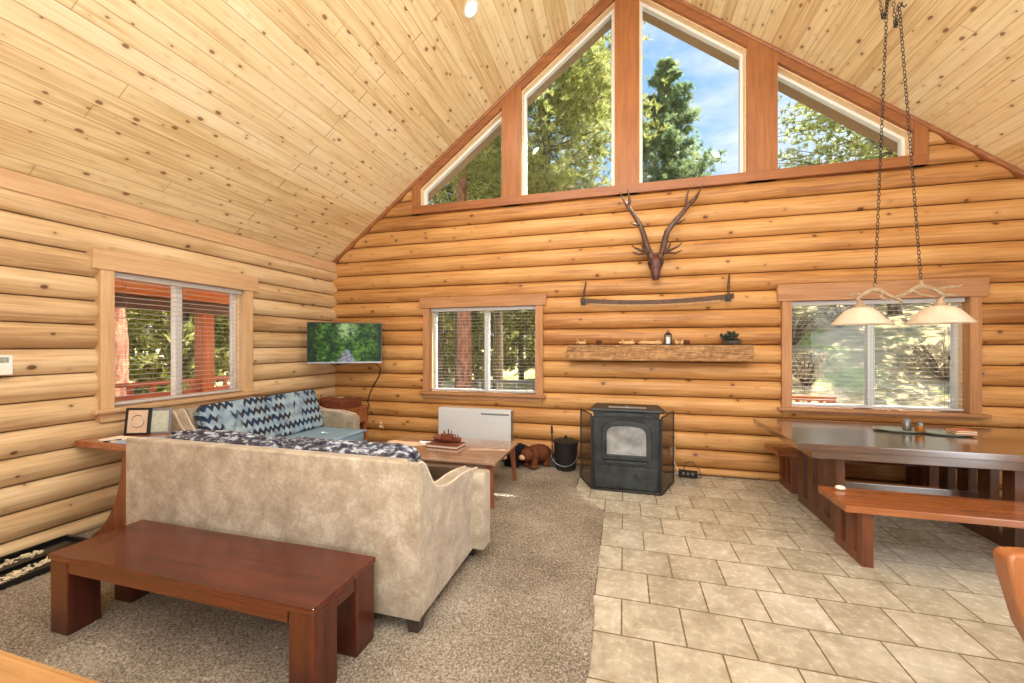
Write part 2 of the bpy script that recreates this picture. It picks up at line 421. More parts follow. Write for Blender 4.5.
g.t.links.new(g.b.outputs[0], mx.inputs[1]); g.t.links.new(tl.outputs[0], mx.inputs[2]); g.t.links.new(mx.outputs[0], g.out.inputs[0]); M['shade'] = g.m
g = NT('lit_bulb'); g.set(Base__Color=(1, .9, .7, 1), Emission__Color=lin((255, 232, 190)), Emission__Strength=26.0); M['bulb'] = g.m
M['heater'] = plain('light_grey_enamel', (212, 214, 216), .4, var=.03)
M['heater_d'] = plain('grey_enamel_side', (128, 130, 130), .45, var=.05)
M['bear_b'] = plain('brown_plush', (104, 60, 38), .95, var=.35, scale=70, bump=.6, spec=.1)
M['bear_k'] = plain('black_plush', (28, 26, 34), .95, var=.35, scale=70, bump=.6, spec=.1)
M['bear_t'] = plain('tan_plush_snout', (206, 160, 120), .95, var=.15, scale=70)
M['carved'] = plain('carved_red_brown_wood', (128, 70, 48), .45, var=.4, scale=45, bump=.4)
M['trunkwood'] = wood('reddish_chest_wood', (92, 46, 30), (138, 78, 52), 1, .4)
M['endtable'] = wood('orange_brown_end_table', (132, 78, 44), (170, 106, 64), 2, .4)
M['cream'] = plain('cream_paper', (236, 230, 214), .6, var=.06)
M['paperb'] = plain('blue_grey_paper', (160, 176, 200), .5, var=.25, scale=25)
M['greenplate'] = plain('grey_green_glaze', (150, 160, 144), .3, var=.3, scale=40)
M['sand'] = plain('sandy_granules', (214, 188, 140), .9, var=.25, scale=90)
M['copper'] = plain('amber_brass', (170, 110, 50), .35, metal=.6, var=.3)
M['pewter'] = plain('pewter', (130, 134, 130), .3, metal=.8, var=.2)
M['cone'] = plain('pinecone_brown', (120, 74, 50), .8, var=.3, scale=60)
M['driftwood'] = plain('bleached_driftwood', (200, 160, 112), .8, var=.25, scale=30, bump=.4)
M['leafdark'] = plain('dark_green_leaf', (44, 52, 42), .6, var=.4, scale=30)
M['stump'] = wood('orange_live_edge_slab', (126, 72, 38), (178, 112, 64), 2, .35, coat=.2, grain=.6)
M['bark_edge'] = plain('pale_debarked_edge', (216, 188, 168), .45, var=.15, scale=20)
M['outlet'] = plain('tan_outlet_plate', (206, 160, 110), .5, var=.05)

# ------------------------------------------------------------------ log walls
def log_course(mb, a0, a1, z0, z1, T, bulge, endl=.02, endr=.02, zlo=-9, zhi=99):
    """one log from a0 to a1 between z0 and z1; T(a, off, z) -> point"""
    K = 9; c65 = cos(radians(72)); zm = (z0 + z1) / 2; hz = (z1 - z0) / 2
    stations = []
    def st(a, k): stations.append((a, k))
    if endl: st(a0, .15); st(a0 + .008, .5); st(a0 + .02, .75); st(a0 + .04, .92); st(a0 + .07, 1)
    else: st(a0, 1)
    n = max(1, int((a1 - a0) / .5))
    for i in range(1, n): st(a0 + (a1 - a0) * i / n, 1)
    if endr: st(a1 - .07, 1); st(a1 - .04, .92); st(a1 - .02, .75); st(a1 - .008, .5); st(a1, .15)
    else: st(a1, 1)
    stations.sort(key=lambda q: q[0])
    vs = []; N = K + 1 + 2
    for a, k in stations:
        wv = noise.noise(Vector((a * .7, z0 * 5.3, 1.7))) * .006
        for i in range(K + 1):
            th = radians(-72 + 144 * i / K)
            off = (cos(th) - c65) / (1 - c65) * (bulge + wv) * k
            vs.append(T(a, off, min(zhi, max(zlo, zm + hz * sin(th) / sin(radians(72)) * (.997 if k >= .99 else .98)))))
        vs.append(T(a, -.16, min(z1, zhi))); vs.append(T(a, -.16, max(z0, zlo)))
    fs = []
    for s_ in range(len(stations) - 1):
        for i in range(N):
            j = (i + 1) % N
            fs.append((s_ * N + i, s_ * N + j, (s_ + 1) * N + j, (s_ + 1) * N + i))
    fs.append(tuple(range(N))); fs.append(tuple((len(stations) - 1) * N + i for i in range(N)))
    mb.add(vs, fs)

def log_wall(name, mat, T, a0, a1, zstart, pitch, ztop, openings, joints=True, bulge=.07, span=None, seed=1):
    rng = random.Random(seed); mb = MB()
    k = -1
    while True:
        z0 = zstart + pitch * k; z1 = z0 + pitch; k += 1
        z0c = max(z0, 0)
        if z0 >= ztop: break
        segs = [span(z0c) if span else (a0, a1)]
        segs = [s_ for s_ in segs if s_[1] > s_[0]]
        cuts = []
        extra = []
        for (oa0, oa1, oz0, oz1) in openings:
            if z1 - .004 > oz0 and z0 + .004 < oz1:
                if z0 < oz0 - .01: extra.append((oa0, oa1, -9, oz0))
                if z1 > oz1 + .01: extra.append((oa0, oa1, oz1, 99))
                new = []
                for (p, q) in segs:
                    if oa0 >= q or oa1 <= p: new.append((p, q)); continue
                    if oa0 > p: new.append((p, oa0)); cuts.append(oa0)
                    if oa1 < q: new.append((oa1, q)); cuts.append(oa1)
                segs = new
        out = []
        for (p, q) in segs:
            if joints and q - p > 3 and rng.random() < .75:
                m = rng.uniform(p + .8, q - .8); out += [(p, m), (m, q)]
            else: out.append((p, q))
        for (p, q, zl, zh) in extra: log_course(mb, p - .01, q + .01, z0c, z1, T, bulge * .9, 0, 0, zl, zh)
        for (p, q) in out:
            log_course(mb, p, q, z0c, z1, T, bulge, .02 if p in cuts else 0, .02 if q in cuts else 0)
    return struct(mb.build(name, mat, smooth=50, clean=True))

WB = [(-2.83, -1.09, .88, 2.19), (1.81, 3.585, .85, 2.19), (-3.03, 3.15, 3.60, 6.2)]
def span_back(z):
    h = (RIDZ + .10 - z) / SL
    return (max(XL, RIDX - h), min(XR, RIDX + h))
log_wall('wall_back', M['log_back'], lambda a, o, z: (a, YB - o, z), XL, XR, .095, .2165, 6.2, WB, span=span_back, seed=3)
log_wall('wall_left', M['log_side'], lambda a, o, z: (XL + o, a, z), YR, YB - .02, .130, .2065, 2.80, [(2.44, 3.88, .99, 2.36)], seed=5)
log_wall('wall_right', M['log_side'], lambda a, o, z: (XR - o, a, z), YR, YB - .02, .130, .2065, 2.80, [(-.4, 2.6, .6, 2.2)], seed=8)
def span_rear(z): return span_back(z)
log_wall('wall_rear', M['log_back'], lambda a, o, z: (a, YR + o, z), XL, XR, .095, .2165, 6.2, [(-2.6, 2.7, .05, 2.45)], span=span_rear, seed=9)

# ceiling: two pitched slabs, boards run front to back
LEN = (RIDX - (XL - .25)) * sqrt(1 + SL * SL) ; ANG = math.atan(SL)
def roof_side(name, sgn):
    me = MB().box(0, LEN + .5, YR - .5, YB + .02, 0, .24)
    o = me.build(name, M['ceil'], smooth=0)
    # local x runs down the slope; z is up out of the room
    if sgn < 0: R = Matrix(((-cos(ANG), 0, -sin(ANG)), (0, 1, 0), (-sin(ANG), 0, cos(ANG))))
    else: R = Matrix(((cos(ANG), 0, sin(ANG)), (0, 1, 0), (-sin(ANG), 0, cos(ANG))))
    me_ = o.data
    for v in me_.vertices: pass
    R4 = R.to_4x4()
    if sgn < 0: R4 = R4 @ Matrix.Identity(4)
    o.matrix_world = Matrix.Translation((RIDX, 0, RIDZ)) @ R4
    return struct(o)
roof_side('ceiling', 1)
roof_side('ceiling', -1)
# eaves outside (rake overhang soffit)
M['soffit'] = plain('grey_brown_soffit', (150, 128, 104), .8, var=.12)
for sgn in (-1, 1):
    p = [(RIDX, RIDZ + .24), (RIDX, RIDZ - .10), (RIDX + sgn * 5.3, RIDZ - .10 - SL * 5.3), (RIDX + sgn * 5.3, RIDZ + .24 - SL * 5.3)]
    struct(MB().prism(p, YB + .02, 5.85).build('trim_%d' % (1 if sgn < 0 else 2), M['soffit'], smooth=0))
# rake moulding along the gable + eave boards on the side walls
for i, sgn in enumerate((-1, 1)):
    x1 = XL if sgn < 0 else XR
    def rk(d0, d1): return [(RIDX, RIDZ - d0), (RIDX, RIDZ - d1), (x1, zr(x1) - d1), (x1, zr(x1) - d0)]
    struct(MB().prism(rk(-.02, .05), YB - .10, YB - .02).build('trim_%d' % (3 + i), M['trim_red'], smooth=0, bevel=.02))
    xs = XL + .08 if sgn < 0 else XR - .08
    struct(MB().box(xs - .05, xs + .0 if sgn < 0 else xs + .05, YR, YB - .05, 2.755, 2.90).build('trim_%d' % (5 + i), M['trim_pale'], smooth=0, bevel=.006))

# gable glazing: trim boards, liners, glass
gz0 = 3.548
def clampx(x): return x
post = [(-3.03, -2.91), (-1.636, -1.361), (-.111, .187), (1.414, 1.731), (3.03, 3.15)]
G = .235
ti = 7
for a, b in post:
    za, zb = zr(a) - .01, zr(b) - .01
    pl = [(a, gz0), (b, gz0), (b, zb)] + ([(RIDX, zr(RIDX) - .01)] if a < RIDX < b else []) + [(a, za)]
    struct(MB().prism(pl, YB - .085, YB + .10).build('trim_%d' % ti, M['trim_redv'], smooth=0, bevel=.004)); ti += 1
struct(MB().box(-3.03, 3.15, YB - .09, YB + .11, gz0, gz0 + .115).build('trim_%d' % ti, M['trim_red'], smooth=0, bevel=.005)); ti += 1
panes = [(-2.91, -1.636), (-1.361, -.111), (.187, 1.414), (1.731, 3.03)]
for i, (a, b) in enumerate(panes):
    # red-brown rake board above the pane
    w = sname('window_%d' % (i + 4), (0, 0, 0))
    op = [(a, gz0 + .115), (b, gz0 + .115), (b, zr(b) - .15), (a, zr(a) - .15)]
    up = [(a, zr(a) - .15), (b, zr(b) - .15), (b, zr(b) + .02), (a, zr(a) + .02)]
    MB().prism(up, YB - .08, YB + .10).build('rake_board', M['trim_red'], w, smooth=0, bevel=.004)
    q1 = inset(op, .012); q2 = inset(op, .045)
    MB().ring(op, q1, YB - .03, YB + .14).build('liner', M['liner'], w, smooth=0)
    MB().ring(q1, q2, YB + .05, YB + .12).build('window_frame', M['vinyl'], w, smooth=0, bevel=.004)
    MB().prism(q2, YB + .085, YB + .091).build('glass', M['glass'], w, smooth=0)

# rectangular slider windows with blinds
def slider(nm, T, a0, a1, z0, z1, cas, casv, horn, headz, apronz, mull, label, tilt, blindlabel, cords, headh=.12, slat_n=24, jamb=.10):
    """T(a, d, z): a along wall, d = depth outwards from groove plane"""
    w = sname(nm)
    def bx(mb, A0, A1, D0, D1, Z0, Z1):
        p = [T(A0, D0, Z0), T(A1, D0, Z0), T(A1, D1, Z0), T(A0, D1, Z0), T(A0, D0, Z1), T(A1, D0, Z1), T(A1, D1, Z1), T(A0, D1, Z1)]
        return mb.hexa(p)
    bx(MB(), a0 - horn, a1 + horn, -.10, .02, z1, headz).build('head_casing', cas, w, smooth=0, bevel=.004)
    for s0, s1 in ((a0 - jamb, a0), (a1, a1 + jamb)):
        bx(MB(), s0, s1, -.085, .02, z0, z1 + .005).build('jamb_casing', casv, w, smooth=0, bevel=.004)
    bx(MB(), a0 - horn, a1 + horn, -.13, .10, z0 - .035, z0).build('sill', cas, w, smooth=0, bevel=.006)
    bx(MB(), a0 - jamb, a1 + jamb, -.085, .02, apronz, z0 - .035).build('apron', cas, w, smooth=0, bevel=.004)
    ln = MB()
    bx(ln, a0 - .012, a0, .0205, .15, z0, z1); bx(ln, a1, a1 + .012, .0205, .15, z0, z1); bx(ln, a0, a1, .0205, .15, z1, z1 + .012); bx(ln, a0, a1, .08, .15, z0 - .01, z0 + .004)
    ln.build('liner', M['liner'], w, smooth=0)
    fr = MB(); f0 = .035
    bx(fr, a0, a0 + f0, .07, .13, z0, z1); bx(fr, a1 - f0, a1, .07, .13, z0, z1)
    bx(fr, a0 + f0, a1 - f0, .07, .13, z0, z0 + f0); bx(fr, a0 + f0, a1 - f0, .07, .13, z1 - f0, z1)
    bx(fr, mull - .033, mull + .033, .065, .135, z0 + f0, z1 - f0)
    fr.build('window_frame', M['vinyl'], w, smooth=0, bevel=.003)
    bx(MB(), a0 + f0, mull - .033, .095, .10, z0 + f0, z1 - f0).build('glass', M['glass'], w, smooth=0)
    bx(MB(), mull + .033, a1 - f0, .105, .11, z0 + f0, z1 - f0).build('glass', M['glass'], w, smooth=0)
    # blind
    b = thing('window_blind', blindlabel, 'blind', T((a0 + a1) / 2, .0, z1))
    bx(MB(), a0 + .01, a1 - .01, -.035, .03, z1 - .05, z1 - .002).build('headrail', M['slat'], b, smooth=0, bevel=.004)
    sl = MB(); n = slat_n; top = z1 - .075; bot = z0 + .045; sa = .0
    for i in range(n):
        z = top + (bot - top) * i / n; c, s_ = cos(tilt) * .021, sin(tilt) * .021
        p0, p1 = (-c, s_), (c, -s_)
        pts = []
        for dz in (-.0012, .0012):
            for (A, q) in ((a0 + .012, p0), (a1 - .012, p0), (a1 - .012, p1), (a0 + .012, p1)):
                pts.append(T(A, q[0], z + q[1] + dz))
        sl.hexa(pts)
    sl.build('slats', M['slat'], b, smooth=0)
    bx(MB(), a0 + .012, a1 - .012, -.022, .022, z0 + .018, z0 + .040).build('bottom_rail', M['slat'], b, smooth=0, bevel=.003)
    ld = MB()
    for t in (.09, .5, .91):
        A = a0 + (a1 - a0) * t; ld = MB()
        ld.tube([T(A, .024, z0 + .04), T(A, .024, z1 - .05), T(A, -.024, z1 - .05), T(A, -.024, z0 + .04)], .0014, 4)
        ld.build('ladder_cord', M['cordm'], b)
    if cords:
        A = cords; cd = MB(); cd.tube([T(A, -.04, z1 - .05), T(A, -.042, z1 - .62)], .0018, 4); cd.lathe([(.004, 0), (.011, .01), (.007, .05)], T(A, -.042, z1 - .67), 8)
        cd.build('pull_cord', M['blk'], b)
    return w
slider('window_1', lambda a, d, z: (XL - d, a, z), 2.51, 3.80, 1.045, 2.265, M['trim_pale'], M['trim_palev'], .16, 2.44, .93, 3.15, '', 0,
       'white slatted blind in the left wall window above the loveseat', None, slat_n=23)
slider('window_2', lambda a, d, z: (a, YB + d, z), -2.75, -1.16, .93, 2.15, M['trim_brown'], M['trim_brownv'], .15, 2.30, .83, -1.91, '', .0,
       'white slatted blind in the back window above the grey heater', -1.29, slat_n=23)
slider('window_3', lambda a, d, z: (a, YB + d, z), 1.875, 3.50, .885, 2.115, M['trim_brown'], M['trim_brownv'], .15, 2.31, .82, 2.71, '', 0,
       'white slatted blind in the back window behind the dining table', 3.35, slat_n=23)
slider('window_9', lambda a, d, z: (XR + d, a, z), -.35, 2.55, .65, 2.15, M['trim_pale'], M['trim_palev'], .12, 2.3, .55, 1.1, '', 0,  # unseen window, added to go with the fill light on this side
       'white slatted blind of the added right wall window out of view', None, slat_n=3)
slider('window_8', lambda a, d, z: (a, YR - d, z), -2.55, 2.65, .14, 2.35, M['trim_brown'], M['trim_brownv'], .12, 2.5, .08, .05, '', 0,  # unseen glass door, added to let sky light into the room
       'white slatted blind of the added wide rear glass door behind the camera', None, slat_n=2)

# ------------------------------------------------------------------ floors
struct(MB().box(XL - .2, XR + .2, YR - .2, YB + .2, -.12, 0).build('floor', M['tile'], smooth=0))
poly = [(-.166, 1.30), (-.183, 3.58), (-.185, 3.99), (-.50, 4.31), (-.52, 4.69), (-.52, YB), (XL, YB), (XL, 1.30)]
def inside(x, y):
    c = False; n = len(poly)
    for i in range(n):
        x0, y0 = poly[i]; x1, y1 = poly[i - 1]
        if (y0 > y) != (y1 > y) and x < (x1 - x0) * (y - y0) / (y1 - y0) + x0: c = not c
    return c
# carpet pile as a fine bumpy sheet, edges following the tile boundary
mb = MB(); st = .016; rng = random.Random(4); idx = {}
nx = int((-.16 - XL) / st) + 1; ny = int((YB - 1.30) / st) + 1
def cv(i, j):
    if (i, j) not in idx:
        x = XL + i * st; y = 1.30 + j * st
        z = .010 + .010 * rng.random() + .004 * noise.noise(Vector((x * 9, y * 9, 0)))
        idx[(i, j)] = len(mb.v); mb.v.append((x + rng.uniform(-.006, .006), y + rng.uniform(-.006, .006), z))
    return idx[(i, j)]
for j in range(ny - 1):
    for i in range(nx - 1):
        if inside(XL + (i + .5) * st, 1.30 + (j + .5) * st):
            mb.f.append((cv(i, j), cv(i + 1, j), cv(i + 1, j + 1), cv(i, j + 1))); mb.mi.append(0)
cp = mb.build('carpet', M['carpet'], smooth=180, clean=False)
tag(cp, 'taupe beige shag carpet under the sofas, left of the stone tiles', 'carpet', kind='stuff')
struct(MB().box(XL, -.17, YR, 1.30, 0, .012).build('floor_wood', M['oak'], smooth=0))
struct(MB().box(XL, -.17, 1.29, 1.305, 0, .018).build('trim_20', M['oak'], smooth=0))

# ------------------------------------------------------------------ sofas
def sofa(name, T, W, D, label, cat, zig, seat_mat, npil, pil_h, front_out, loc, nseat=1, peek=0, so=.05):
    t = thing(name, label, cat, loc)
    def P(mb, poly, u0, u1):       # profile in (v, z) extruded along u
        n = len(poly); vs = [T(u0, a, b) for a, b in poly] + [T(u1, a, b) for a, b in poly]
        fs = [tuple(range(n)), tuple(range(2 * n - 1, n - 1, -1))] + [(i, n + i, n + (i + 1) % n, (i + 1) % n) for i in range(n)]
        return mb.add(vs, fs)
    def B(mb, u0, u1, v0, v1, z0, z1):
        return mb.hexa([T(u0, v0, z0), T(u1, v0, z0), T(u1, v1, z0), T(u0, v1, z0), T(u0, v0, z1), T(u1, v0, z1), T(u1, v1, z1), T(u0, v1, z1)])
    H = .955; zb = .10
    P(MB(), [(.004, zb), (.004, H - .004), (.05, H + .0), (.10, H - .01), (.17, .45), (.17, zb)], .117, W - .117).build('back_frame', M['velvet'], t, smooth=30)
    P(MB(), [(-.014, zb), (-.014, H - .004), (-.004, H + .006), (.006, H + .004), (.006, zb)], 0, W).build('back_panel', M['velvet'], t, smooth=30, bevel=.004)
    B(MB(), .10, W - .10, .10, D - .12, zb, .33).build('base', M['velvet'], t, smooth=0, bevel=.01)
    prof = [(0, H), (.035, H - .004), (.07, .928), (.11, .87), (.15, .815), (.21, .76), (.28, .732), (.36, .716), (.45, .710), (.55, .712), (.65, .706), (.75, .694), (.84, .678), (.90, .668)]
    arm_front = D - .05
    top = [(v * arm_front / .90, z) for v, z in prof]
    for k, (u0, u1) in enumerate(((0, .115), (W - .115, W))):
        P(MB(), [(0, zb)] + top + [(arm_front, zb)], u0, u1).build('arm', M['velvet'], t, smooth=30, bevel=.014)
        ps = MB(); ps.tube([T(u0 + .01 if k == 0 else u1 - .01, v, z + .002) for v, z in top], .008, 6); ps.tube([T(u1 - .01 if k == 0 else u0 + .01, v, z + .002) for v, z in top], .008, 6)
        ps.build('piping', M['piping'], t)
        o0, o1 = (u0 - front_out, u1 + .005) if k == 0 else (u0 - .005, u1 + front_out)
        P(MB(), [(D - .16, zb), (D - .16, .64), (D - .14, .662), (D - .07, .664), (D - .02, .655), (D, .63), (D, zb)], o0, o1).build('arm_front', M['velvet'], t, smooth=30, bevel=.016)
    # seat cushions
    w = (W - .24) / nseat
    for i in range(nseat):
        u0 = .12 + i * w; mb = MB()
        c = T(u0 + w / 2, (.17 + D + so) / 2, .42)
        ax = Vector(T(1, 0, 0)) - Vector(T(0, 0, 0)); ay = Vector(T(0, 1, 0)) - Vector(T(0, 0, 0))
        R = Matrix((ax, ay, (0, 0, 1))).transposed()
        mb.puff(c, (w - .006, D - .17 + so, .17), R, e=.16, n=16, crown=.06)
        cu = mb.build('seat_cushion', seat_mat, t, smooth=60)
        pm = MB(); 
        q = [(u0 + .012, .2), (u0 + w - .012, .2), (u0 + w - .012, D + so + .004), (u0 + .012, D + so + .004)]
        for zz in (.352, .488): pm.tube([T(a, b, zz) for a, b in q], .006, 5, closed=True)
        pm.build('cushion_piping', seat_mat, t)
    # back pillows leaning
    w = (W - .26) / npil
    for i in range(npil):
        u0 = .13 + i * w; mb = MB(); ax = Vector(T(1, 0, 0)) - Vector(T(0, 0, 0)); ay = Vector(T(0, 1, 0)) - Vector(T(0, 0, 0))
        R0 = Matrix((ax, ay, (0, 0, 1))).transposed()
        R = R0 @ Matrix.Rotation(radians(-8 - 14 * (1 - peek)), 3, 'X').inverted() if False else R0 @ Matrix.Rotation(radians(12 + 8 * (1 - peek)), 3, 'X')
        cz = .48 + pil_h / 2
        c = Vector(T(u0 + w / 2, .235 + .03 * (1 - peek), cz))
        mb.puff(c, (w - .01, .17, pil_h), R, e=.22, n=18, crown=0)
        for q in range(len(mb.v)):
            vv = Vector(mb.v[q]); nz = noise.noise(vv * 6) * .012
            mb.v[q] = tuple(vv + Vector((nz, nz * .5, nz)))
        mb.build('back_pillow', zig, t, smooth=60)
        bd = MB(); hw = (w - .03) / 2; pts = []
        Rm = R
        for (a, b) in [(-hw, -pil_h / 2 + .02), (-hw - .004, 0), (-hw, pil_h / 2 - .02), (-hw + .03, pil_h / 2), (0, pil_h / 2 + .006), (hw - .03, pil_h / 2), (hw, pil_h / 2 - .02), (hw + .004, 0), (hw, -pil_h / 2 + .02)]:
            pts.append(c + Rm @ Vector((a, .0, b)))
        bd.tube(pts, .012, 6); bd.build('pillow_edge', M['zig_dark'] if zig is M['zig_side'] else M['dark_ikat'], t)
    for (a, b) in ((.05, .04), (W - .05, .04), (.05, D - .06), (W - .05, D - .06)):
        f = MB(); p0 = T(a, b, 0); p1 = T(a, b, .1)
        f.taper((p0[0], p0[1], .012), (.06, .06), (p1[0], p1[1], .101), (.085, .085)); f.build('foot', M['footdark'], t, smooth=0, bevel=.003)
    return t
sofa('sofa', lambda u, v, z: (-3.325 + u, 1.985 + v, z), 2.255, .95, 'long beige velvet sofa seen from behind, dark wooden bench at its back', 'sofa', M['dark_ikat'], M['blue'], 2, .50, .085, (-2.2, 2.45, 0), nseat=2, peek=1)
sofa('loveseat', lambda u, v, z: (-4.33 + v, 2.93 + u, z), 1.80, .87, 'beige loveseat with two blue zigzag back cushions under the left window', 'sofa', M['zig_side'], M['blue'], 2, .52, .0, (-3.9, 3.8, 0), nseat=1, so=.20)

# ------------------------------------------------------------------ mahogany bench / low table in front
t = thing('wooden_bench', 'low red mahogany-stained bench table standing behind the beige sofa', 'bench', (-2.19, 1.68, 0))
bx0, bx1, by0, by1, bz = -3.07, -1.30, 1.455, 1.915, .452
mb = MB()
mb.prism([(bx0, by0), (-2.88, by0 - .004), (-2.7, by0 + .006), (-2.2, by0 + .002), (-1.6, by0 - .004), (bx1 - .03, by0 - .002), (bx1, by0), (bx1, by1), (-1.7, by1 + .003), (-2.4, by1 - .004), (bx0, by1)], bz - .03, bz, 'z')
mb.build('bench_top', M['redwood'], t, smooth=0, bevel=.005)
for (a, b) in ((bx0 + .005, by0 + .01), (bx1 - .145, by0 + .01), (bx0 + .005, by1 - .16), (bx1 - .145, by1 - .16)):
    MB().box(a, a + .14, b, b + .15, 0.014, bz - .03).build('leg', M['redwoodv'], t, smooth=0, bevel=.006)
ap = MB(); ap.box(bx0 + .15, bx1 - .15, by0 + .012, by0 + .04, bz - .095, bz - .03); ap.build('apron', M['redwood'], t, smooth=0, bevel=.003)
MB().box(bx0 + .15, bx1 - .15, by1 - .04, by1 - .012, bz - .095, bz - .03).build('apron', M['redwood'], t, smooth=0, bevel=.003)
for a in (bx0 + .012, bx1 - .04): MB().box(a, a + .028, by0 + .165, by1 - .165, bz - .095, bz - .03).build('apron', M['redwood'], t, smooth=0, bevel=.003)

# ------------------------------------------------------------------ console table in the corner by the sofa
t = thing('console_table', 'figured brown console table with curved slab leg against left wall', 'table', (-3.95, 2.4, 0))
pl = [(-3.40, 2.24), (-3.40, 2.66), (-3.75, 2.68), (-4.02, 2.66), (-4.22, 2.58), (-4.34, 2.45), (-4.385, 2.33), (-4.385, 2.24)]
MB().prism(pl, .765, .815, 'z').build('tabletop', M['consolet'], t, smooth=30, bevel=.006)
def legslab(yy0, yy1, flip=False):
    L = [(a - .14, b) for a, b in [(-3.735, .765), (-3.745, .62), (-3.77, .48), (-3.815, .35), (-3.885, .22), (-3.98, .11), (-4.08, .045), (-4.12, .013), (-3.40, .013), (-3.46, .1), (-3.52, .3), (-3.53, .765)]]
    return MB().prism(L, yy0, yy1, 'y')
legslab(2.27, 2.60).build('leg', M['console'], t, smooth=30, bevel=.006)
tag(MB().box(-4.15, -3.93, 2.27, 2.42, .816, .832).build('paper_notepad', M['cream'], smooth=0, bevel=.003), 'cream notepad lying on the left end of the console table', 'notepad')
o = MB().obox((-3.80, 2.36, .826), (.26, .18, .018), .25).build('folded_brochure', M['paperb'], smooth=0, bevel=.002)
tag(o, 'blue and white brochure lying on the console beside the notepad', 'brochure')
# pen
tag(MB().tube([(-4.06, 2.255, .822), (-3.93, 2.30, .840)], .005, 8).build('pen', M['blk']), 'thin dark pen resting across the notepad edge', 'pen')
t = thing('picture_frame', 'small dark framed plaque with circular motif standing on console table', 'picture frame', (-4.13, 2.53, .815))
def frame_at(cx, cy, w, h, rz, lean, fm, im, t, ring=False):
    def F(mb, x0, x1, y0, y1, z0, z1):
        R = Matrix.Rotation(rz, 3, 'Z') @ Matrix.Rotation(lean, 3, 'X')
        return mb.hexa([Vector((cx, cy, .815)) + R @ Vector(q) for q in [(x0, y0, z0), (x1, y0, z0), (x1, y1, z0), (x0, y1, z0), (x0, y0, z1), (x1, y0, z1), (x1, y1, z1), (x0, y1, z1)]])
    m = MB(); b = .018
    F(m, -w / 2, -w / 2 + b, -.01, .01, 0, h); F(m, w / 2 - b, w / 2, -.01, .01, 0, h); F(m, -w / 2 + b, w / 2 - b, -.01, .01, 0, b); F(m, -w / 2 + b, w / 2 - b, -.01, .01, h - b, h)
    m.build('frame', fm, t, smooth=0, bevel=.002)
    F(MB(), -w / 2 + b, w / 2 - b, -.003, .006, b, h - b).build('plaque', im, t, smooth=0)
    if ring:
        R = Matrix.Rotation(rz, 3, 'Z') @ Matrix.Rotation(lean, 3, 'X')
        MB().tube([Vector((cx, cy, .815)) + R @ Vector((.05 * cos(k * pi / 10), -.005, h / 2 + .055 * sin(k * pi / 10))) for k in range(20)], .004, 6, closed=True).build('circle_motif', M['silver'], t)
    F(MB(), -.02, .02, .01, .05, 0, .012).build('stand', fm, t, smooth=0)
M['plaque'] = plain('pale_pink_plaque', (214, 186, 160), .5, var=.08)
M['plaque2'] = plain('pale_green_plaque', (188, 192, 172), .5, var=.15)
frame_at(-4.13, 2.53, .20, .235, .38, -.12, M['blk'], M['plaque'], t, True)
t = thing('photo_frame', 'pale green upright frame standing right of the circle plaque', 'picture frame', (-4.00, 2.625, .815))
frame_at(-4.00, 2.625, .17, .225, .55, -.10, M['silver'], M['plaque2'], t)

# boot tray by the left wall
t = thing('boot_tray', 'black rectangular boot tray holding pale pebbles by left wall', 'tray', (-4.1, 1.8, .02))
tx0, tx1, ty0, ty1 = -4.385, -3.87, 1.36, 2.20
MB().box(tx0, tx1, ty0, ty1, .026, .034).build('tray_base', M['blkg'], t, smooth=0, bevel=.003)
oo = [(tx0, ty0), (tx1, ty0), (tx1, ty1), (tx0, ty1)]; ii = inset(oo, .022)
MB().ring(oo, ii, .028, .06, 'z').build('tray_rim', M['blkg'], t, smooth=0, bevel=.004)
MB().box(tx0 + .24, tx0 + .26, ty0 + .02, ty1 - .02, .034, .05).build('divider', M['blkg'], t, smooth=0, bevel=.003)
rng = random.Random(3); mb = MB()
M['pebble'] = plain('pale_pebbles', (222, 208, 178), .7, var=.2)
for k in range(420):
    s = rng.random() < .5
    x = rng.gauss(tx0 + (.13 if s else .38), .028); y = rng.uniform(ty0 + .08, ty1 - .2)
    x += .03 * sin(y * 9)
    x = min(max(x, tx0 + .04), tx1 - .05)
    mb.ball((x, y, .038), (.007, .010, .004), 6)
st_ = mb.build('spilled_pebbles', M['pebble']); tag(st_, 'pale loose pebbles scattered in wavy strips over the black tray', 'pebbles', kind='stuff')

# ------------------------------------------------------------------ coffee table
t = thing('coffee_table', 'medium brown coffee table with splayed legs and glossy top', 'table', (-1.95, 4.15, 0))
cx0, cx1, cy0, cy1, cz = -2.69, -1.20, 3.69, 4.62, .465
MB().prism([(cx0, cy0), (cx1, cy0), (cx1, cy1), (cx0, cy1)], cz - .026, cz, 'z').build('tabletop', M['coffee'], t, smooth=0, bevel=.005)
for (a, b, da, db) in ((cx0 + .07, cy0 + .07, -1, -1), (cx1 - .07, cy0 + .07, 1, -1), (cx0 + .07, cy1 - .07, -1, 1), (cx1 - .07, cy1 - .07, 1, 1)):
    MB().taper((a + da * .035, b + db * .035, .014), (.034, .034), (a, b, cz - .026), (.06, .06)).build('leg', M['coffeev'], t, smooth=0, bevel=.004)
for (q) in ((cx0 + .1, cx1 - .1, cy0 + .06, cy0 + .08), (cx0 + .1, cx1 - .1, cy1 - .08, cy1 - .06), (cx0 + .06, cx0 + .08, cy0 + .1, cy1 - .1), (cx1 - .08, cx1 - .06, cy0 + .1, cy1 - .1)):
    MB().box(*q, cz - .095, cz - .026).build('apron', M['coffee'], t, smooth=0, bevel=.002)
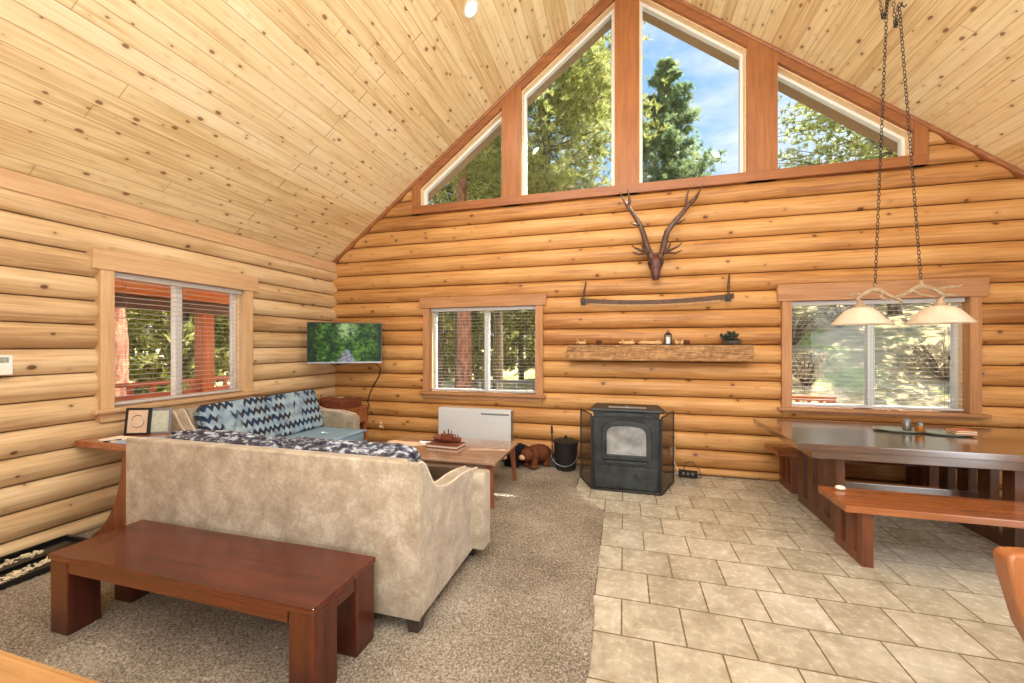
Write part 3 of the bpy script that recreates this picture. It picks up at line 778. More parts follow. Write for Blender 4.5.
# book under the carved boat
t = thing('large_book', 'thick book with red-brown cover under the carved boat', 'book', (-1.93, 4.16, cz))
MB().obox((-1.93, 4.17, cz + .0055), (.38, .22, .009), -.06).build('cover', M['carved'], t, smooth=0, bevel=.002)
MB().obox((-1.93, 4.175, cz + .021), (.365, .205, .022), -.06).build('pages', M['cream'], t, smooth=0)
MB().obox((-1.93, 4.17, cz + .0355), (.38, .22, .007), -.06).build('cover', M['carved'], t, smooth=0, bevel=.002)
# carved boat with figures
t = thing('carved_boat', 'small carved red-brown wooden boat ornament on the coffee table book', 'ornament', (-1.93, 4.2, cz + .04))
hz = cz + .0395; mb = MB(); L_ = .17
secs = []
for i in range(13):
    a = -1 + 2 * i / 12; w = .055 * (1 - abs(a) ** 3) + .006; sh = .018 * a * a
    secs.append((a * L_, w, sh))
vs = []; fs = []
for (a, w, sh) in secs:
    for (yy, zz) in ((-w, .045 + sh), (-w * .75, .014 + sh), (0, 0 + sh * .3), (w * .75, .014 + sh), (w, .045 + sh), (w * .7, .038 + sh), (-w * .7, .038 + sh)):
        vs.append((-1.93 + a, 4.2 + yy, hz + zz + .002))
for i in range(12):
    for k in range(7): fs.append((i * 7 + k, i * 7 + (k + 1) % 7, (i + 1) * 7 + (k + 1) % 7, (i + 1) * 7 + k))
fs.append(tuple(range(7))); fs.append(tuple(84 + k for k in range(7)))
mb.add(vs, fs); mb.build('hull', M['carved'], t, smooth=50)
mb = MB(); mb.box(-2.0, -1.86, 4.175, 4.225, hz + .04, hz + .085); mb.box(-2.01, -1.85, 4.168, 4.232, hz + .085, hz + .093)
mb.build('cabin', M['carved'], t, smooth=0, bevel=.003)
for k, (q, hh) in enumerate(((-2.06, .055), (-2.03, .05), (-1.83, .055), (-1.80, .05), (-1.965, .045))):
    zz = hz + (.045 if k < 4 else .093)
    m = MB().lathe([(.012, 0), (.013, .02), (.008, hh * .6), (.004, hh * .66)], (q, 4.2, zz - .004), 8); m.ball((q, 4.2, zz + hh * .75), .010, 8)
    m.build('figure', M['carved'], t, smooth=60)
MB().tube([(-1.915, 4.2, hz + .09), (-1.915, 4.2, hz + .15)], .007, 8).build('funnel', M['footdark'], t)
MB().tube([(-1.88, 4.2, hz + .085), (-1.878, 4.2, hz + .14)], .004, 6).build('mast', M['footdark'], t)
# remote
t = thing('remote_control', 'light grey remote control lying left of the carved boat', 'remote control', (-2.16, 4.3, cz))
MB().obox((-2.20, 4.28, cz + .010), (.20, .055, .018), .45).build('body', M['heater'], t, smooth=0, bevel=.006)
MB().obox((-2.20, 4.28, cz + .020), (.16, .035, .004), .45).build('button_pad', M['blk'], t, smooth=0, bevel=.001)

# ------------------------------------------------------------------ corner end table with chest, TV
t = thing('end_table', 'orange-brown end table in the back left corner behind loveseat', 'table', (-4.02, 5.07, 0))
ex0, ex1, ey0, ey1 = -4.33, -3.74, 4.84, 5.34
MB().box(ex0, ex1, ey0, ey1, .66, .695).build('tabletop', M['endtable'], t, smooth=0, bevel=.006)
MB().box(ex0 + .02, ex1 - .02, ey0 + .02, ey1 - .02, .46, .66).build('case', M['endtable'], t, smooth=0, bevel=.004)
d = MB().box(ex0 + .05, ex1 - .05, ey0 + .008, ey0 + .02, .49, .635).build('drawer', M['endtable'], t, smooth=0, bevel=.003)
MB().ball(((ex0 + ex1) / 2, ey0 - .005, .56), .015, 10).build('knob', M['copper'], d)
for (a, b) in ((ex0 + .03, ey0 + .03), (ex1 - .08, ey0 + .03), (ex0 + .03, ey1 - .08), (ex1 - .08, ey1 - .08)):
    MB().box(a, a + .05, b, b + .05, .014, .46).build('leg', M['endtable'], t, smooth=0, bevel=.004)
t = thing('wooden_chest', 'reddish wooden chest with metal clasps on the corner end table', 'chest', (-4.03, 5.05, .695))
MB().box(-4.27, -3.79, 4.88, 5.22, .696, .78).build('body', M['trunkwood'], t, smooth=0, bevel=.006)
MB().prism([(4.875, .782), (5.225, .782), (5.225, .81), (5.17, .838), (4.93, .838), (4.875, .81)], -4.275, -3.785, 'x').build('lid', M['trunkwood'], t, smooth=0, bevel=.004)
for q in (-4.18, -3.88): MB().box(q - .012, q + .012, 4.868, 4.876, .755, .805).build('clasp', M['copper'], t, smooth=0, bevel=.001)
t = thing('small_antler', 'small pale forked antler lying on top of the corner chest', 'antler', (-3.98, 5.0, .84))
MB().tube([(-4.12, 4.93, .847), (-4.05, 4.97, .85), (-3.98, 4.93, .852), (-3.92, 4.98, .85), (-3.87, 4.95, .86)], [.004, .008, .01, .008, .003], 8).build('beam', M['antler_pale'], t)
MB().tube([(-4.03, 4.965, .85), (-4.04, 4.90, .86)], [.007, .003], 6).build('tine', M['antler_pale'], t)
MB().tube([(-3.94, 4.96, .85), (-3.95, 5.03, .86)], [.007, .003], 6).build('tine', M['antler_pale'], t)

t = thing('television', 'flat television showing a green forest path, hung in the corner', 'television', (-3.8, 4.86, 1.64))
A = Vector((-4.216, 4.60, 0)); B_ = Vector((-3.38, 5.12, 0)); u = (B_ - A); TW = u.length; u = u / TW; nn = Vector((u.y, -u.x, 0))
g = NT('forest_path_on_screen'); tcd = g.t.nodes.new('ShaderNodeTexCoord'); s3 = g.sep(tcd.outputs['Generated'])
X_ = s3[0]; Z_ = s3[2]
n1 = g.noise(tcd.outputs['Generated'], 5, 6, .75, .4); n2 = g.noise(tcd.outputs['Generated'], 17, 4, .7)
ff = g.math('ADD', g.math('MULTIPLY', n1, .6), g.math('MULTIPLY', n2, .4))
leaf = g.ramp(ff, [(.40, (.001, .008, .001, 1)), (.5, (.012, .075, .006, 1)), (.60, (.17, .34, .03, 1))])
dx_ = g.math('ABSOLUTE', g.math('SUBTRACT', X_, .52))
glow = g.math('MULTIPLY', g.math('SUBTRACT', 1, g.step(dx_, .02, .2)), g.step(Z_, .45, .8))
leaf = g.mix(g.math('MULTIPLY', glow, g.step(ff, .4, .6)), leaf, (.45, .62, .25, 1))
low = g.math('SUBTRACT', .32, Z_)
path = g.math('SUBTRACT', 1, g.step(g.math('SUBTRACT', dx_, g.math('MULTIPLY', low, .35)), -.02, .05))
path = g.math('MULTIPLY', path, g.step(low, -.03, .02))
leaf = g.mix(path, leaf, g.ramp(n2, [(.4, (.12, .14, .2, 1)), (.65, (.5, .5, .5, 1))]))
edge = g.step(dx_, .30, .5); leaf = g.mix(g.math('MULTIPLY', edge, .75), leaf, (.002, .012, .003, 1))
g.set(Base__Color=(.01, .01, .01, 1), Roughness=.35, Specular__IOR__Level=.15, Emission__Color=leaf, Emission__Strength=.85); M['screen'] = g.m
def tvb(mb, a0, a1, d0, d1, z0, z1):
    P_ = lambda a, d, z: A + u * a + nn * d + Vector((0, 0, z))
    return mb.hexa([P_(a0, d0, z0), P_(a1, d0, z0), P_(a1, d1, z0), P_(a0, d1, z0), P_(a0, d0, z1), P_(a1, d0, z1), P_(a1, d1, z1), P_(a0, d1, z1)])
tz0, tz1 = 1.352, 1.927
tvb(MB(), 0, TW, -.045, 0, tz0, tz1).build('housing', M['blkg'], t, smooth=0, bevel=.004)
m = MB(); bw_ = .012
tvb(MB(), 0, TW, 0, .009, tz0, tz0 + .022).build('bottom_trim', M['silver'], t, smooth=0, bevel=.001); tvb(m, 0, TW, 0, .008, tz1 - bw_, tz1); tvb(m, 0, bw_, 0, .008, tz0 + .022, tz1 - bw_); tvb(m, TW - bw_, TW, 0, .008, tz0 + .022, tz1 - bw_)
m.build('bezel', M['blkg'], t, smooth=0, bevel=.001)
tvb(MB(), bw_, TW - bw_, 0, .004, tz0 + .022, tz1 - bw_).build('screen', M['screen'], t, smooth=0)
m = MB(); c = A + u * TW / 2
m.tube([c - nn * .05 + Vector((0, 0, 1.64)), Vector((-4.05, 5.12, 1.64)), Vector((-4.22, 5.33, 1.64))], .02, 8); m.obox(Vector((-4.22, 5.33, 1.64)), (.1, .06, .3), .0)
m.build('wall_bracket', M['blk'], t)
tag(MB().tube([(-3.50, 5.10, 1.36), (-3.52, 5.30, 1.26), (-3.60, 5.36, 1.12), (-3.70, 5.37, .98), (-3.76, 5.37, .86), (-3.80, 5.375, .74), (-3.72, 5.385, .55)], .009, 6).build('television_cable', M['blk']), 'black cable drooping from the television down the log wall', 'cable')
tag(MB().tube([A + u * .28 + nn * -.02 + Vector((0, 0, 1.36)), A + u * .35 + Vector((0, 0, 1.325)), A + u * .5 + Vector((0, 0, 1.345)), A + u * .58 + nn * -.02 + Vector((0, 0, 1.36))], .007, 6).build('looped_wire', M['blk']), 'short black wire looping under the television bottom edge', 'cable')

# ------------------------------------------------------------------ wall heater
t = thing('panel_heater', 'light grey flat panel heater standing below the back left window', 'heater', (-2.0, 5.3, 0))
hx0, hx1, hy0, hy1 = -2.545, -1.475, 5.255, 5.375
MB().box(hx0, hx1, hy0, hy1, .06, .715).build('casing', M['heater_d'], t, smooth=0, bevel=.008)
MB().box(hx0, hx1 - .0, hy0 - .014, hy0, .08, .70).build('front_panel', M['heater'], t, smooth=0, bevel=.005)
MB().box(hx0, hx1, hy0 - .01, hy1, .70, .722).build('top_panel', M['heater'], t, smooth=0, bevel=.005)
MB().box(-1.90, -1.50, hy0 - .018, hy0 - .012, .648, .672).build('vent_grille', M['heater_d'], t, smooth=0)
for q in (hx0 + .1, hx1 - .16): MB().box(q, q + .06, hy0 + .01, hy1 - .01, .014, .06).build('foot', M['blk'], t, smooth=0)

# ------------------------------------------------------------------ plush bears
def bear(name, label, c, s, hd, body, matname, nose):
    """standing plush bear; c = floor point under the body, hd = heading"""
    t = thing(name, label, 'plush toy', c)
    R = Matrix.Rotation(hd, 3, 'Z')
    def W(x, y, z): return Vector(c) + R @ Vector((x * s, y * s, z * s))
    m = MB()
    def blob(p, r, jit=.10): m.ball(tuple(W(*p)), tuple(q * s for q in r), 18, jit, 4)
    blob((-.06, 0, .19), (.15, .125, .125)); blob((.05, 0, .20), (.11, .11, .12)); blob((-.15, 0, .17), (.10, .11, .11))
    for (a, b) in ((.09, .075), (.09, -.075), (-.15, .08), (-.15, -.08)):
        m.tube([W(a, b, .17), W(a + .012, b, .09), W(a + .02, b, .03)], [.055 * s, .048 * s, .045 * s], 12); blob((a + .03, b, .035), (.06, .046, .035), .05)
    blob((-.245, 0, .19), (.025, .025, .025))
    bd = m.build('body', body, t, smooth=80)
    m = MB(); blob((.17, 0, .20), (.095, .098, .09))
    m.build('head', body, t, smooth=80)
    for k in (-1, 1):
        m = MB(); blob((.135, .07 * k, .285), (.018, .03, .028), .02); m.build('ear', body, t, smooth=80)
        m = MB(); m.ball(tuple(W(.248, .038 * k, .225)), .008 * s * 1.2, 8); m.build('eye', M['blkg'], t)
    m = MB(); blob((.265, 0, .175), (.048, .045, .038), .02); m.build('snout', M['bear_t'], t, smooth=80)
    m = MB(); m.ball(tuple(W(.31, 0, .188)), (.012 * s, .014 * s, .010 * s), 8); m.build('nose', nose, t)
bear('plush_bear', 'brown plush bear on all fours beside the black bucket', (-1.10, 5.17, .014), .92, radians(-128), M['bear_b'], '', M['footdark'])
bear('plush_bear', 'black plush bear behind the coffee table leg', (-1.37, 5.16, .014), .90, radians(-118), M['bear_k'], '', M['footdark'])

# ------------------------------------------------------------------ ash bucket and shovel
t = thing('ash_bucket', 'black metal ash bucket with lid and pale wire handle', 'bucket', (-.72, 5.18, .014))
bc = (-.72, 5.18, .014)
MB().lathe([(.118, 0), (.122, .004), (.128, .03), (.15, .3), (.158, .345), (.162, .35), (.158, .355)], bc, 32).build('pail', M['blk'], t)
MB().lathe([(.168, .35), (.17, .362), (.12, .382), (.05, .392), (.0, .394)], bc, 32, cap=False).build('lid', M['blk'], t)
MB().lathe([(.012, .39), (.012, .405), (.02, .41), (.02, .425), (.004, .43)], bc, 12).build('knob', M['blk'], t)
pts = []
for k in range(13):
    a = pi + pi * k / 12; pts.append((bc[0] + .168 * cos(a), bc[1] - .150 - .03 * abs(sin(a)) * 0 - .02, .26 + .175 * sin(a) * .95))
pts = [(bc[0] - .158, bc[1], .27)] + [(bc[0] - .168, bc[1] - .08, .235)] + pts[1:-1] + [(bc[0] + .168, bc[1] - .08, .235), (bc[0] + .158, bc[1], .27)]
MB().tube(pts, .004, 8).build('bail_handle', M['silver'], t)
t = thing('fireplace_shovel', 'thin black shovel leaning on the wall behind the bucket', 'shovel', (-.915, 5.28, .0))
MB().tube([(-.90, 5.22, .12), (-.925, 5.31, .50)], .007, 8).build('handle', M['blk'], t)
MB().tube([(-.922, 5.30, .43), (-.928, 5.325, .53)], .013, 8).build('grip', M['blk'], t)
m = MB(); m.hexa([(-.95, 5.19, .016), (-.86, 5.19, .016), (-.865, 5.22, .14), (-.945, 5.22, .14), (-.95, 5.198, .016), (-.86, 5.198, .016), (-.865, 5.228, .14), (-.945, 5.228, .14)]); m.build('blade', M['blk'], t, smooth=0)

# ------------------------------------------------------------------ stove
t = thing('pellet_stove', 'black cast iron pellet stove with arched glass door on the tiles', 'stove', (.03, 4.85, 0))
sx0, sx1, sy0, sy1 = -.335, .375, 4.60, 5.10
MB().box(sx0 + .01, sx1 - .01, sy0 + .03, sy1, .04, .845).build('body', M['black_iron'], t, smooth=0, bevel=.01)
MB().prism([(sx0 - .03, sy0 - .01), (sx1 + .05, sy0 - .01), (sx1 + .055, sy0 + .06), (sx1 + .02, sy1 - .05), (sx0, sy1 - .05), (sx0 - .035, sy0 + .06)], .865, .90, 'z').build('top_lid', M['black_iron'], t, smooth=0, bevel=.012)
MB().box(sx0 + .0, sx1 + .0, sy0 + .02, sy1 - .06, .825, .866).build('collar', M['black_iron'], t, smooth=0, bevel=.006)
MB().box(-.17, .24, sy0 + .10, sy0 + .19, .90, .906).build('heat_grille', M['silver'], t, smooth=0, bevel=.002)
MB().ball((.03, sy0 + .145, .912), (.02, .02, .012), 10).build('lid_knob', M['silver'], t)
def arch(x0, x1, z0, z1, r, n=8, rise=0):
    p = [(x0, z0), (x1, z0)]
    for k in range(n + 1):
        a = pi / 2 * k / n; p.append((x1 - r + r * cos(a), z1 - r + r * sin(a)))
    if rise:
        for k in range(1, 8): q = k / 8; p.append((x1 - r + (x0 + r - x1 + r) * q, z1 + rise * sin(pi * q)))
    for k in range(n + 1):
        a = pi / 2 + pi / 2 * k / n; p.append((x0 + r + r * cos(a), z1 - r + r * sin(a)))
    return p
# front plate with crowned top
fp = [(sx0, .012), (sx1, .012), (sx1, .815)] + [(sx1 - (sx1 - sx0) * k / 10, .815 + .042 * sin(pi * k / 10)) for k in range(1, 10)] + [(sx0, .815)]
MB().prism(fp, sy0, sy0 + .04).build('front_plate', M['black_iron'], t, smooth=0, bevel=.005)
o1 = arch(-.235, .285, .345, .765, .12, rise=.012); i1 = arch(-.185, .235, .40, .712, .09, rise=.01)
dr = MB().ring(o1, i1, sy0 - .03, sy0 + .0).build('door_frame', M['black_iron'], t, smooth=30, bevel=.006)
MB().prism(i1, sy0 - .012, sy0 - .004).build('door_glass', M['stoveglass'], t, smooth=0)
m = MB()
for k in range(14): m.box(-.13 + k * .024, -.116 + k * .024, sy0 - .006, sy0 + .002, .793, .806 + .014 * sin(pi * k / 13))
for k in range(22): m.box(-.24 + k * .025, -.228 + k * .025, sy0 - .005, sy0 + .002, .779, .786)
m.build('fretwork', M['blk'], t, smooth=0)
MB().box(-.20, .25, sy0 - .03, sy0, .30, .335).build('ash_lip', M['black_iron'], t, smooth=0, bevel=.006)
m = MB().box(sx0 + .02, sx1 - .02, sy0 - .012, sy0, .03, .265); m.build('ash_panel', M['black_iron'], t, smooth=0, bevel=.006)
MB().ball((.13, sy0 - .02, .19), (.016, .012, .010), 10).build('panel_knob', M['blk'], t)
MB().tube([(-.19, sy0 - .035, .40), (-.19, sy0 - .05, .45), (-.19, sy0 - .035, .56)], .008, 8).build('door_handle', M['blk'], t)
MB().tube([(.03, 5.12, .30), (.03, 5.385, .30)], .05, 16).build('flue_pipe', M['blk'], t)
for (a, b) in ((sx0 + .05, sy0 + .06), (sx1 - .1, sy0 + .06), (sx0 + .05, sy1 - .1), (sx1 - .1, sy1 - .1)): MB().box(a, a + .05, b, b + .05, 0, .04).build('foot', M['blk'], t, smooth=0)
# folding screen
t = thing('fireplace_screen', 'three-panel black framed mesh screen folded around the stove', 'fireplace screen', (.02, 4.6, 0))
pts = [(-.505, 4.93), (-.345, 4.555), (.385, 4.545), (.56, 5.03)]; SH = .835
for i in range(3):
    a = Vector((*pts[i], 0)); b = Vector((*pts[i + 1], 0)); fr = MB(); e = (b - a).normalized()
    a2 = a + e * .008; b2 = b - e * .008; up = Vector((0, 0, 1))
    top = SH
    if i == 1:
        arc = [a2 + (b2 - a2) * k / 12 + up * (SH - .02) for k in range(13)]
        fr.tube([a2 + up * .01] + [a2 + up * (SH - .02)], .0075, 6); fr.tube([b2 + up * .01] + [b2 + up * (SH - .02)], .0075, 6); fr.tube(arc, .0075, 6)
    else:
        fr.tube([a2 + up * .01, a2 + up * SH], .0085, 6); fr.tube([b2 + up * .01, b2 + up * SH], .0085, 6); fr.tube([a2 + up * SH, b2 + up * SH], .0085, 6)
    fr.tube([a2 + up * .012, b2 + up * .012], .0085, 6)
    p_ = fr.build('panel_frame', M['blk'], t)
    th = Vector((e.y, -e.x, 0)) * .001; m = MB()
    zt = SH - (.02 if i == 1 else 0)
    if i != 1: m.hexa([a2 - th, b2 - th, b2 + th, a2 + th, a2 - th + up * zt, b2 - th + up * zt, b2 + th + up * zt, a2 + th + up * zt]); m.build('mesh_panel', M['mesh'], p_, smooth=0)
for i in (1, 2):
    for z in (.15, .68): MB().lathe([(.010, 0), (.012, .004), (.012, .034), (.010, .038)], (pts[i][0], pts[i][1], z), 10).build('hinge', M['blk'], t)

# power strip, cords, outlets
t = thing('power_strip', 'black power strip tilted on the tiles right of the stove', 'power strip', (.75, 5.24, 0))
MB().obox((.745, 5.25, .055), (.21, .06, .07), -.1, .3).build('body', M['blk'], t, smooth=0, bevel=.006)
for k in range(3): MB().obox((.69 + k * .05, 5.212 - k * .004, .066), (.022, .006, .028), -.1, .3).build('socket', M['silver'], t, smooth=0)
tag(MB().tube([(.60, 5.36, .25), (.59, 5.26, .18), (.63, 5.22, .10), (.60, 5.25, .05), (.66, 5.26, .05)], .005, 6).build('white_cord', M['vinyl']), 'white cord dropping from the outlet to the power strip', 'cord')
tag(MB().tube([(.70, 5.27, .08), (.72, 5.30, .17), (.80, 5.30, .19), (.88, 5.28, .10), (.90, 5.25, .02), (.82, 5.3, .015)], .005, 6).build('black_cord', M['blk']), 'black cord arching above the power strip', 'cord')
def outlet(T, label):
    t = thing('wall_outlet', label, 'outlet', T(0, 0, 0))
    m = MB(); m.hexa([T(-.037, .0, -.058), T(.037, .0, -.058), T(.037, -.018, -.058), T(-.037, -.018, -.058), T(-.037, .0, .058), T(.037, .0, .058), T(.037, -.018, .058), T(-.037, -.018, .058)])
    m.build('cover_plate', M['outlet'], t, smooth=0, bevel=.003)
    for z in (-.026, .026):
        m = MB(); m.hexa([T(-.016, -.018, z - .014), T(.016, -.018, z - .014), T(.016, -.021, z - .014), T(-.016, -.021, z - .014), T(-.016, -.018, z + .014), T(.016, -.018, z + .014), T(.016, -.021, z + .014), T(-.016, -.021, z + .014)])
        m.build('socket', M['cream'], t, smooth=0, bevel=.002)
outlet(lambda a, d, z: (-3.56 + a, 5.39 + d, .40 + z), 'tan outlet plate on the log wall left of the grey heater')
outlet(lambda a, d, z: (.585 + a, 5.39 + d, .28 + z), 'tan outlet plate on the log wall right of the stove')
outlet(lambda a, d, z: (2.72 + a, 5.39 + d, .42 + z), 'tan outlet plate on the log wall under the dining table')
t = thing('thermostat', 'white thermostat with small display on the left log wall', 'thermostat', (-4.40, 1.82, 1.455))
MB().box(-4.405, -4.378, 1.74, 1.893, 1.385, 1.53).build('housing', M['vinyl'], t, smooth=0, bevel=.005)
MB().box(-4.380, -4.375, 1.80, 1.87, 1.475, 1.515).build('display', M['greenplate'], t, smooth=0)
MB().box(-4.380, -4.376, 1.78, 1.87, 1.40, 1.45).build('button_cover', M['cream'], t, smooth=0)

# ------------------------------------------------------------------ mantel beam and things on it
mb = MB(); rng = random.Random(12); NS = 60; K = 16; vs = []; mx0, mx1, my0, my1, mz0, mz1 = -.71, 1.435, 5.20, 5.40, 1.42, 1.607
for i in range(NS + 1):
    x = mx0 + (mx1 - mx0) * i / NS
    for k in range(K):
        q = k / K * 4; s_ = int(q); f_ = q - s_
        yz = [(my0 + (my1 - my0) * f_, mz0), (my1, mz0 + (mz1 - mz0) * f_), (my1 - (my1 - my0) * f_, mz1), (my0, mz1 - (mz1 - mz0) * f_)][s_]
        nv = noise.noise(Vector((x * 5, yz[0] * 22, yz[1] * 22))) * .014
        cy, czz = (my0 + my1) / 2, (mz0 + mz1) / 2
        dy, dz = yz[0] - cy, yz[1] - czz; l = sqrt(dy * dy + dz * dz)
        yy = yz[0] + dy / l * nv; vs.append((x + .02 * noise.noise(Vector((0, yz[0] * 30, yz[1] * 30))) * (1 if i in (0, NS) else 0), min(yy, my1), yz[1] + dz / l * nv * .6))
fs = [(i * K + k, i * K + (k + 1) % K, (i + 1) * K + (k + 1) % K, (i + 1) * K + k) for i in range(NS) for k in range(K)]
fs += [tuple(range(K)), tuple(NS * K + k for k in range(K))]
mb.add(vs, fs)
o = mb.build('mantel_beam', M['beam'], smooth=30); tag(o, 'rough weathered timber mantel beam fixed to log wall above stove', 'mantel')
MT = 1.612
t = thing('candle_lantern', 'small dark lantern with white candle at the middle of mantel', 'lantern', (.523, 5.28, MT))
m = MB(); m.box(.478, .568, 5.235, 5.325, MT, MT + .012)
for a in (.482, .558):
    for b in (5.239, 5.315): m.box(a, a + .006, b, b + .006, MT + .012, MT + .118)
m.box(.478, .568, 5.235, 5.325, MT + .118, MT + .127); m.build('cage', M['blk'], t, smooth=0)
MB().lathe([(.045, .127), (.02, .150), (.008, .156)], (.523, 5.28, MT), 4).build('cap', M['blk'], t, smooth=0)
MB().tube([(.523 + .014 * cos(k * pi / 6), 5.28, MT + .166 + .012 * sin(k * pi / 6)) for k in range(12)], .003, 6, closed=True).build('ring', M['blk'], t)
MB().lathe([(.026, .012), (.026, .095), (.022, .098)], (.523, 5.28, MT), 16).build('candle', M['vinyl'], t)
def cone(x, y, z, s, label, grp='pinecones on the mantel'):
    t = thing('pinecone', label, 'pinecone', (x, y, z))
    m = MB(); m.ball((x, y, z + .028 * s), (.026 * s, .026 * s, .028 * s), 12)
    for i in range(7):
        zz = z + (.006 + .008 * i) * s; r = .034 * s * sin(pi * (i + 1.2) / 9)
        for k in range(9):
            a = k * 2 * pi / 9 + i * .4; m.ball((x + r * cos(a), y + r * sin(a), zz), (.009 * s, .009 * s, .004 * s), 6)
    m.build('scales', M['cone'], t, smooth=60)
    return t
cone(-.31, 5.27, MT - .002, 1.1, 'round brown pinecone near the left end of the mantel')
cone(.735, 5.28, MT - .002, 1.0, 'brown pinecone right of the lantern on the mantel')
def drift(x0, x1, y, s, label, seed):
    rg = random.Random(seed); n = 9; pts = []
    for i in range(n): pts.append((x0 + (x1 - x0) * i / (n - 1), y + rg.uniform(-.02, .02), MT + .022 + .012 * abs(noise.noise(Vector((i * .7, seed, 0)))) * s))
    m = MB().tube(pts, [.007] + [.018 + .013 * rg.random() for _ in range(n - 2)] + [.006], 8)
    k = pts[3]; m.tube([k, (k[0] - .04, k[1] - .02, k[2] + .06)], [.012, .003], 6); k = pts[6]; m.tube([k, (k[0] + .03, k[1], k[2] + .05)], [.011, .003], 6)
    tag(m.build('driftwood', M['driftwood'], smooth=60), label, 'driftwood')
drift(-.06, .13, 5.27, 1.3, 'short pale driftwood piece right of the left pinecone', 1)
drift(.17, .46, 5.28, 1.0, 'long pale driftwood branch touching the lantern on its left', 2)
drift(.60, .70, 5.29, .8, 'stubby driftwood piece between lantern and right pinecone', 5)
drift(-.60, -.47, 5.27, .8, 'small driftwood piece at the left end of the mantel', 7)
t = thing('foliage_arrangement', 'dark leafy arrangement in a low grey bowl at mantel right end', 'plant', (1.23, 5.28, MT))
MB().lathe([(.045, 0), (.075, .015), (.095, .05), (.09, .05), (.07, .02), (.0, .012)], (1.23, 5.28, MT - .003), 20, cap=False, sx=1.2).build('bowl', M['pewter'], t)
m = MB(); rng = random.Random(2)
for k in range(60):
    a = rng.uniform(0, 2 * pi); r = rng.uniform(.01, .10); zz = MT + .05 + .12 * rng.random() * (1 - r * 4)
    c = Vector((1.215 + r * cos(a), 5.28 + r * sin(a) * .6, zz)); m.ball(tuple(c), (.020, .012, .007 + .008 * rng.random()), 6)
    m.tube([(1.225, 5.28, MT + .03), tuple(c)], .0018, 3)
m.build('leaves', M['leafdark'], t, smooth=60)

# ------------------------------------------------------------------ crosscut saw
t = thing('crosscut_saw', 'long two-handled crosscut saw hung below the antlered skull', 'saw', (.36, 5.36, 2.15))
def sawz(x): q = (x - .36) / .91; return 2.150 - .018 + .045 * q * q
m = MB(); n = 60; xs = [-.55 + 1.82 * i / n for i in range(n + 1)]
top = [(x, sawz(x) + .052 - .008 * (1 - ((x - .36) / .91) ** 2)) for x in xs]
bot = []
for i in range(n):
    x = xs[i]; x2 = xs[i + 1]
    bot += [(x, sawz(x) - .012), ((x + x2) / 2, sawz(x) - .040)]
bot.append((xs[-1], sawz(xs[-1]) - .012))
for i in range(n):
    a = xs[i]; b = xs[i + 1]
    m.prism([(a, sawz(a) - .012), (b, sawz(b) - .012), top[i + 1], top[i]], 5.345, 5.351)
m.build('blade', M['saw'], t, smooth=0, clean=False)
m = MB()
for i in range(4, n - 5):
    for q in (.2, .7):
        a = xs[i] + (xs[1] - xs[0]) * q; m.prism([(a - .006, sawz(a) - .012), (a + .006, sawz(a) - .012), (a, sawz(a) - .047)], 5.338, 5.346)
m.build('teeth', M['driftwood'], t, smooth=0, clean=False)
for (p, q) in (((-.515, 2.17), (-.475, 2.445)), ((1.205, 2.17), (1.215, 2.46))):
    m = MB(); m.tube([(p[0], 5.335, p[1]), ((p[0] + q[0]) / 2 - .004, 5.33, (p[1] + q[1]) / 2), (q[0], 5.335, q[1])], [.012, .015, .010], 10)
    h = m.build('handle', M['saw'], t); m = MB(); m.box(p[0] - .03, p[0] + .03, 5.33, 5.36, p[1] - .035, p[1] + .03); m.build('handle_bracket', M['blk'], h, smooth=0, bevel=.003)

# ------------------------------------------------------------------ antlered skull
t = thing('antler_skull_mount', 'dark skull with tall branching antlers mounted on the log wall', 'antler mount', (.39, 5.3, 2.7))
m = MB(); prof = [(2.405, .028, .035), (2.43, .048, .05), (2.47, .052, .055), (2.52, .055, .055), (2.57, .075, .07), (2.62, .092, .085), (2.66, .088, .085), (2.70, .065, .07), (2.73, .03, .04)]
vs = []; N = 16
for (z, rx, ry) in prof:
    for k in range(N):
        a = 2 * pi * k / N; rr = 1 + .12 * cos(3 * a + pi / 2)
        vs.append((.377 + rx * cos(a) * rr, 5.30 - (2.7 - z) * .22 + ry * sin(a), z))
fs = [(i * N + k, i * N + (k + 1) % N, (i + 1) * N + (k + 1) % N, (i + 1) * N + k) for i in range(len(prof) - 1) for k in range(N)] + [tuple(range(N)), tuple((len(prof) - 1) * N + k for k in range(N))]
m.add(vs, fs); m.build('skull', M['skull'], t, smooth=60)
for k in (-1, 1):
    MB().ball((.377 + .062 * k, 5.225, 2.615), (.024, .022, .028), 12).build('eye_socket', M['blk'], t)
    MB().ball((.377 + .016 * k, 5.185, 2.445), (.010, .012, .022), 10).build('nostril', M['blk'], t)
MB().ball((.377, 5.34, 2.70), (.06, .06, .05), 12).build('wall_plate', M['skull'], t)
aL = [(.335, 5.28, 2.69), (.30, 5.26, 2.76), (.268, 5.22, 2.84), (.235, 5.19, 2.96), (.19, 5.18, 3.09), (.12, 5.18, 3.21), (.05, 5.19, 3.32), (-.01, 5.21, 3.43), (-.058, 5.23, 3.54)]
aR = [(.42, 5.28, 2.69), (.455, 5.26, 2.75), (.47, 5.22, 2.85), (.505, 5.19, 2.98), (.58, 5.18, 3.08), (.66, 5.18, 3.17), (.735, 5.19, 3.265), (.815, 5.21, 3.35), (.87, 5.225, 3.44), (.905, 5.24, 3.54)]
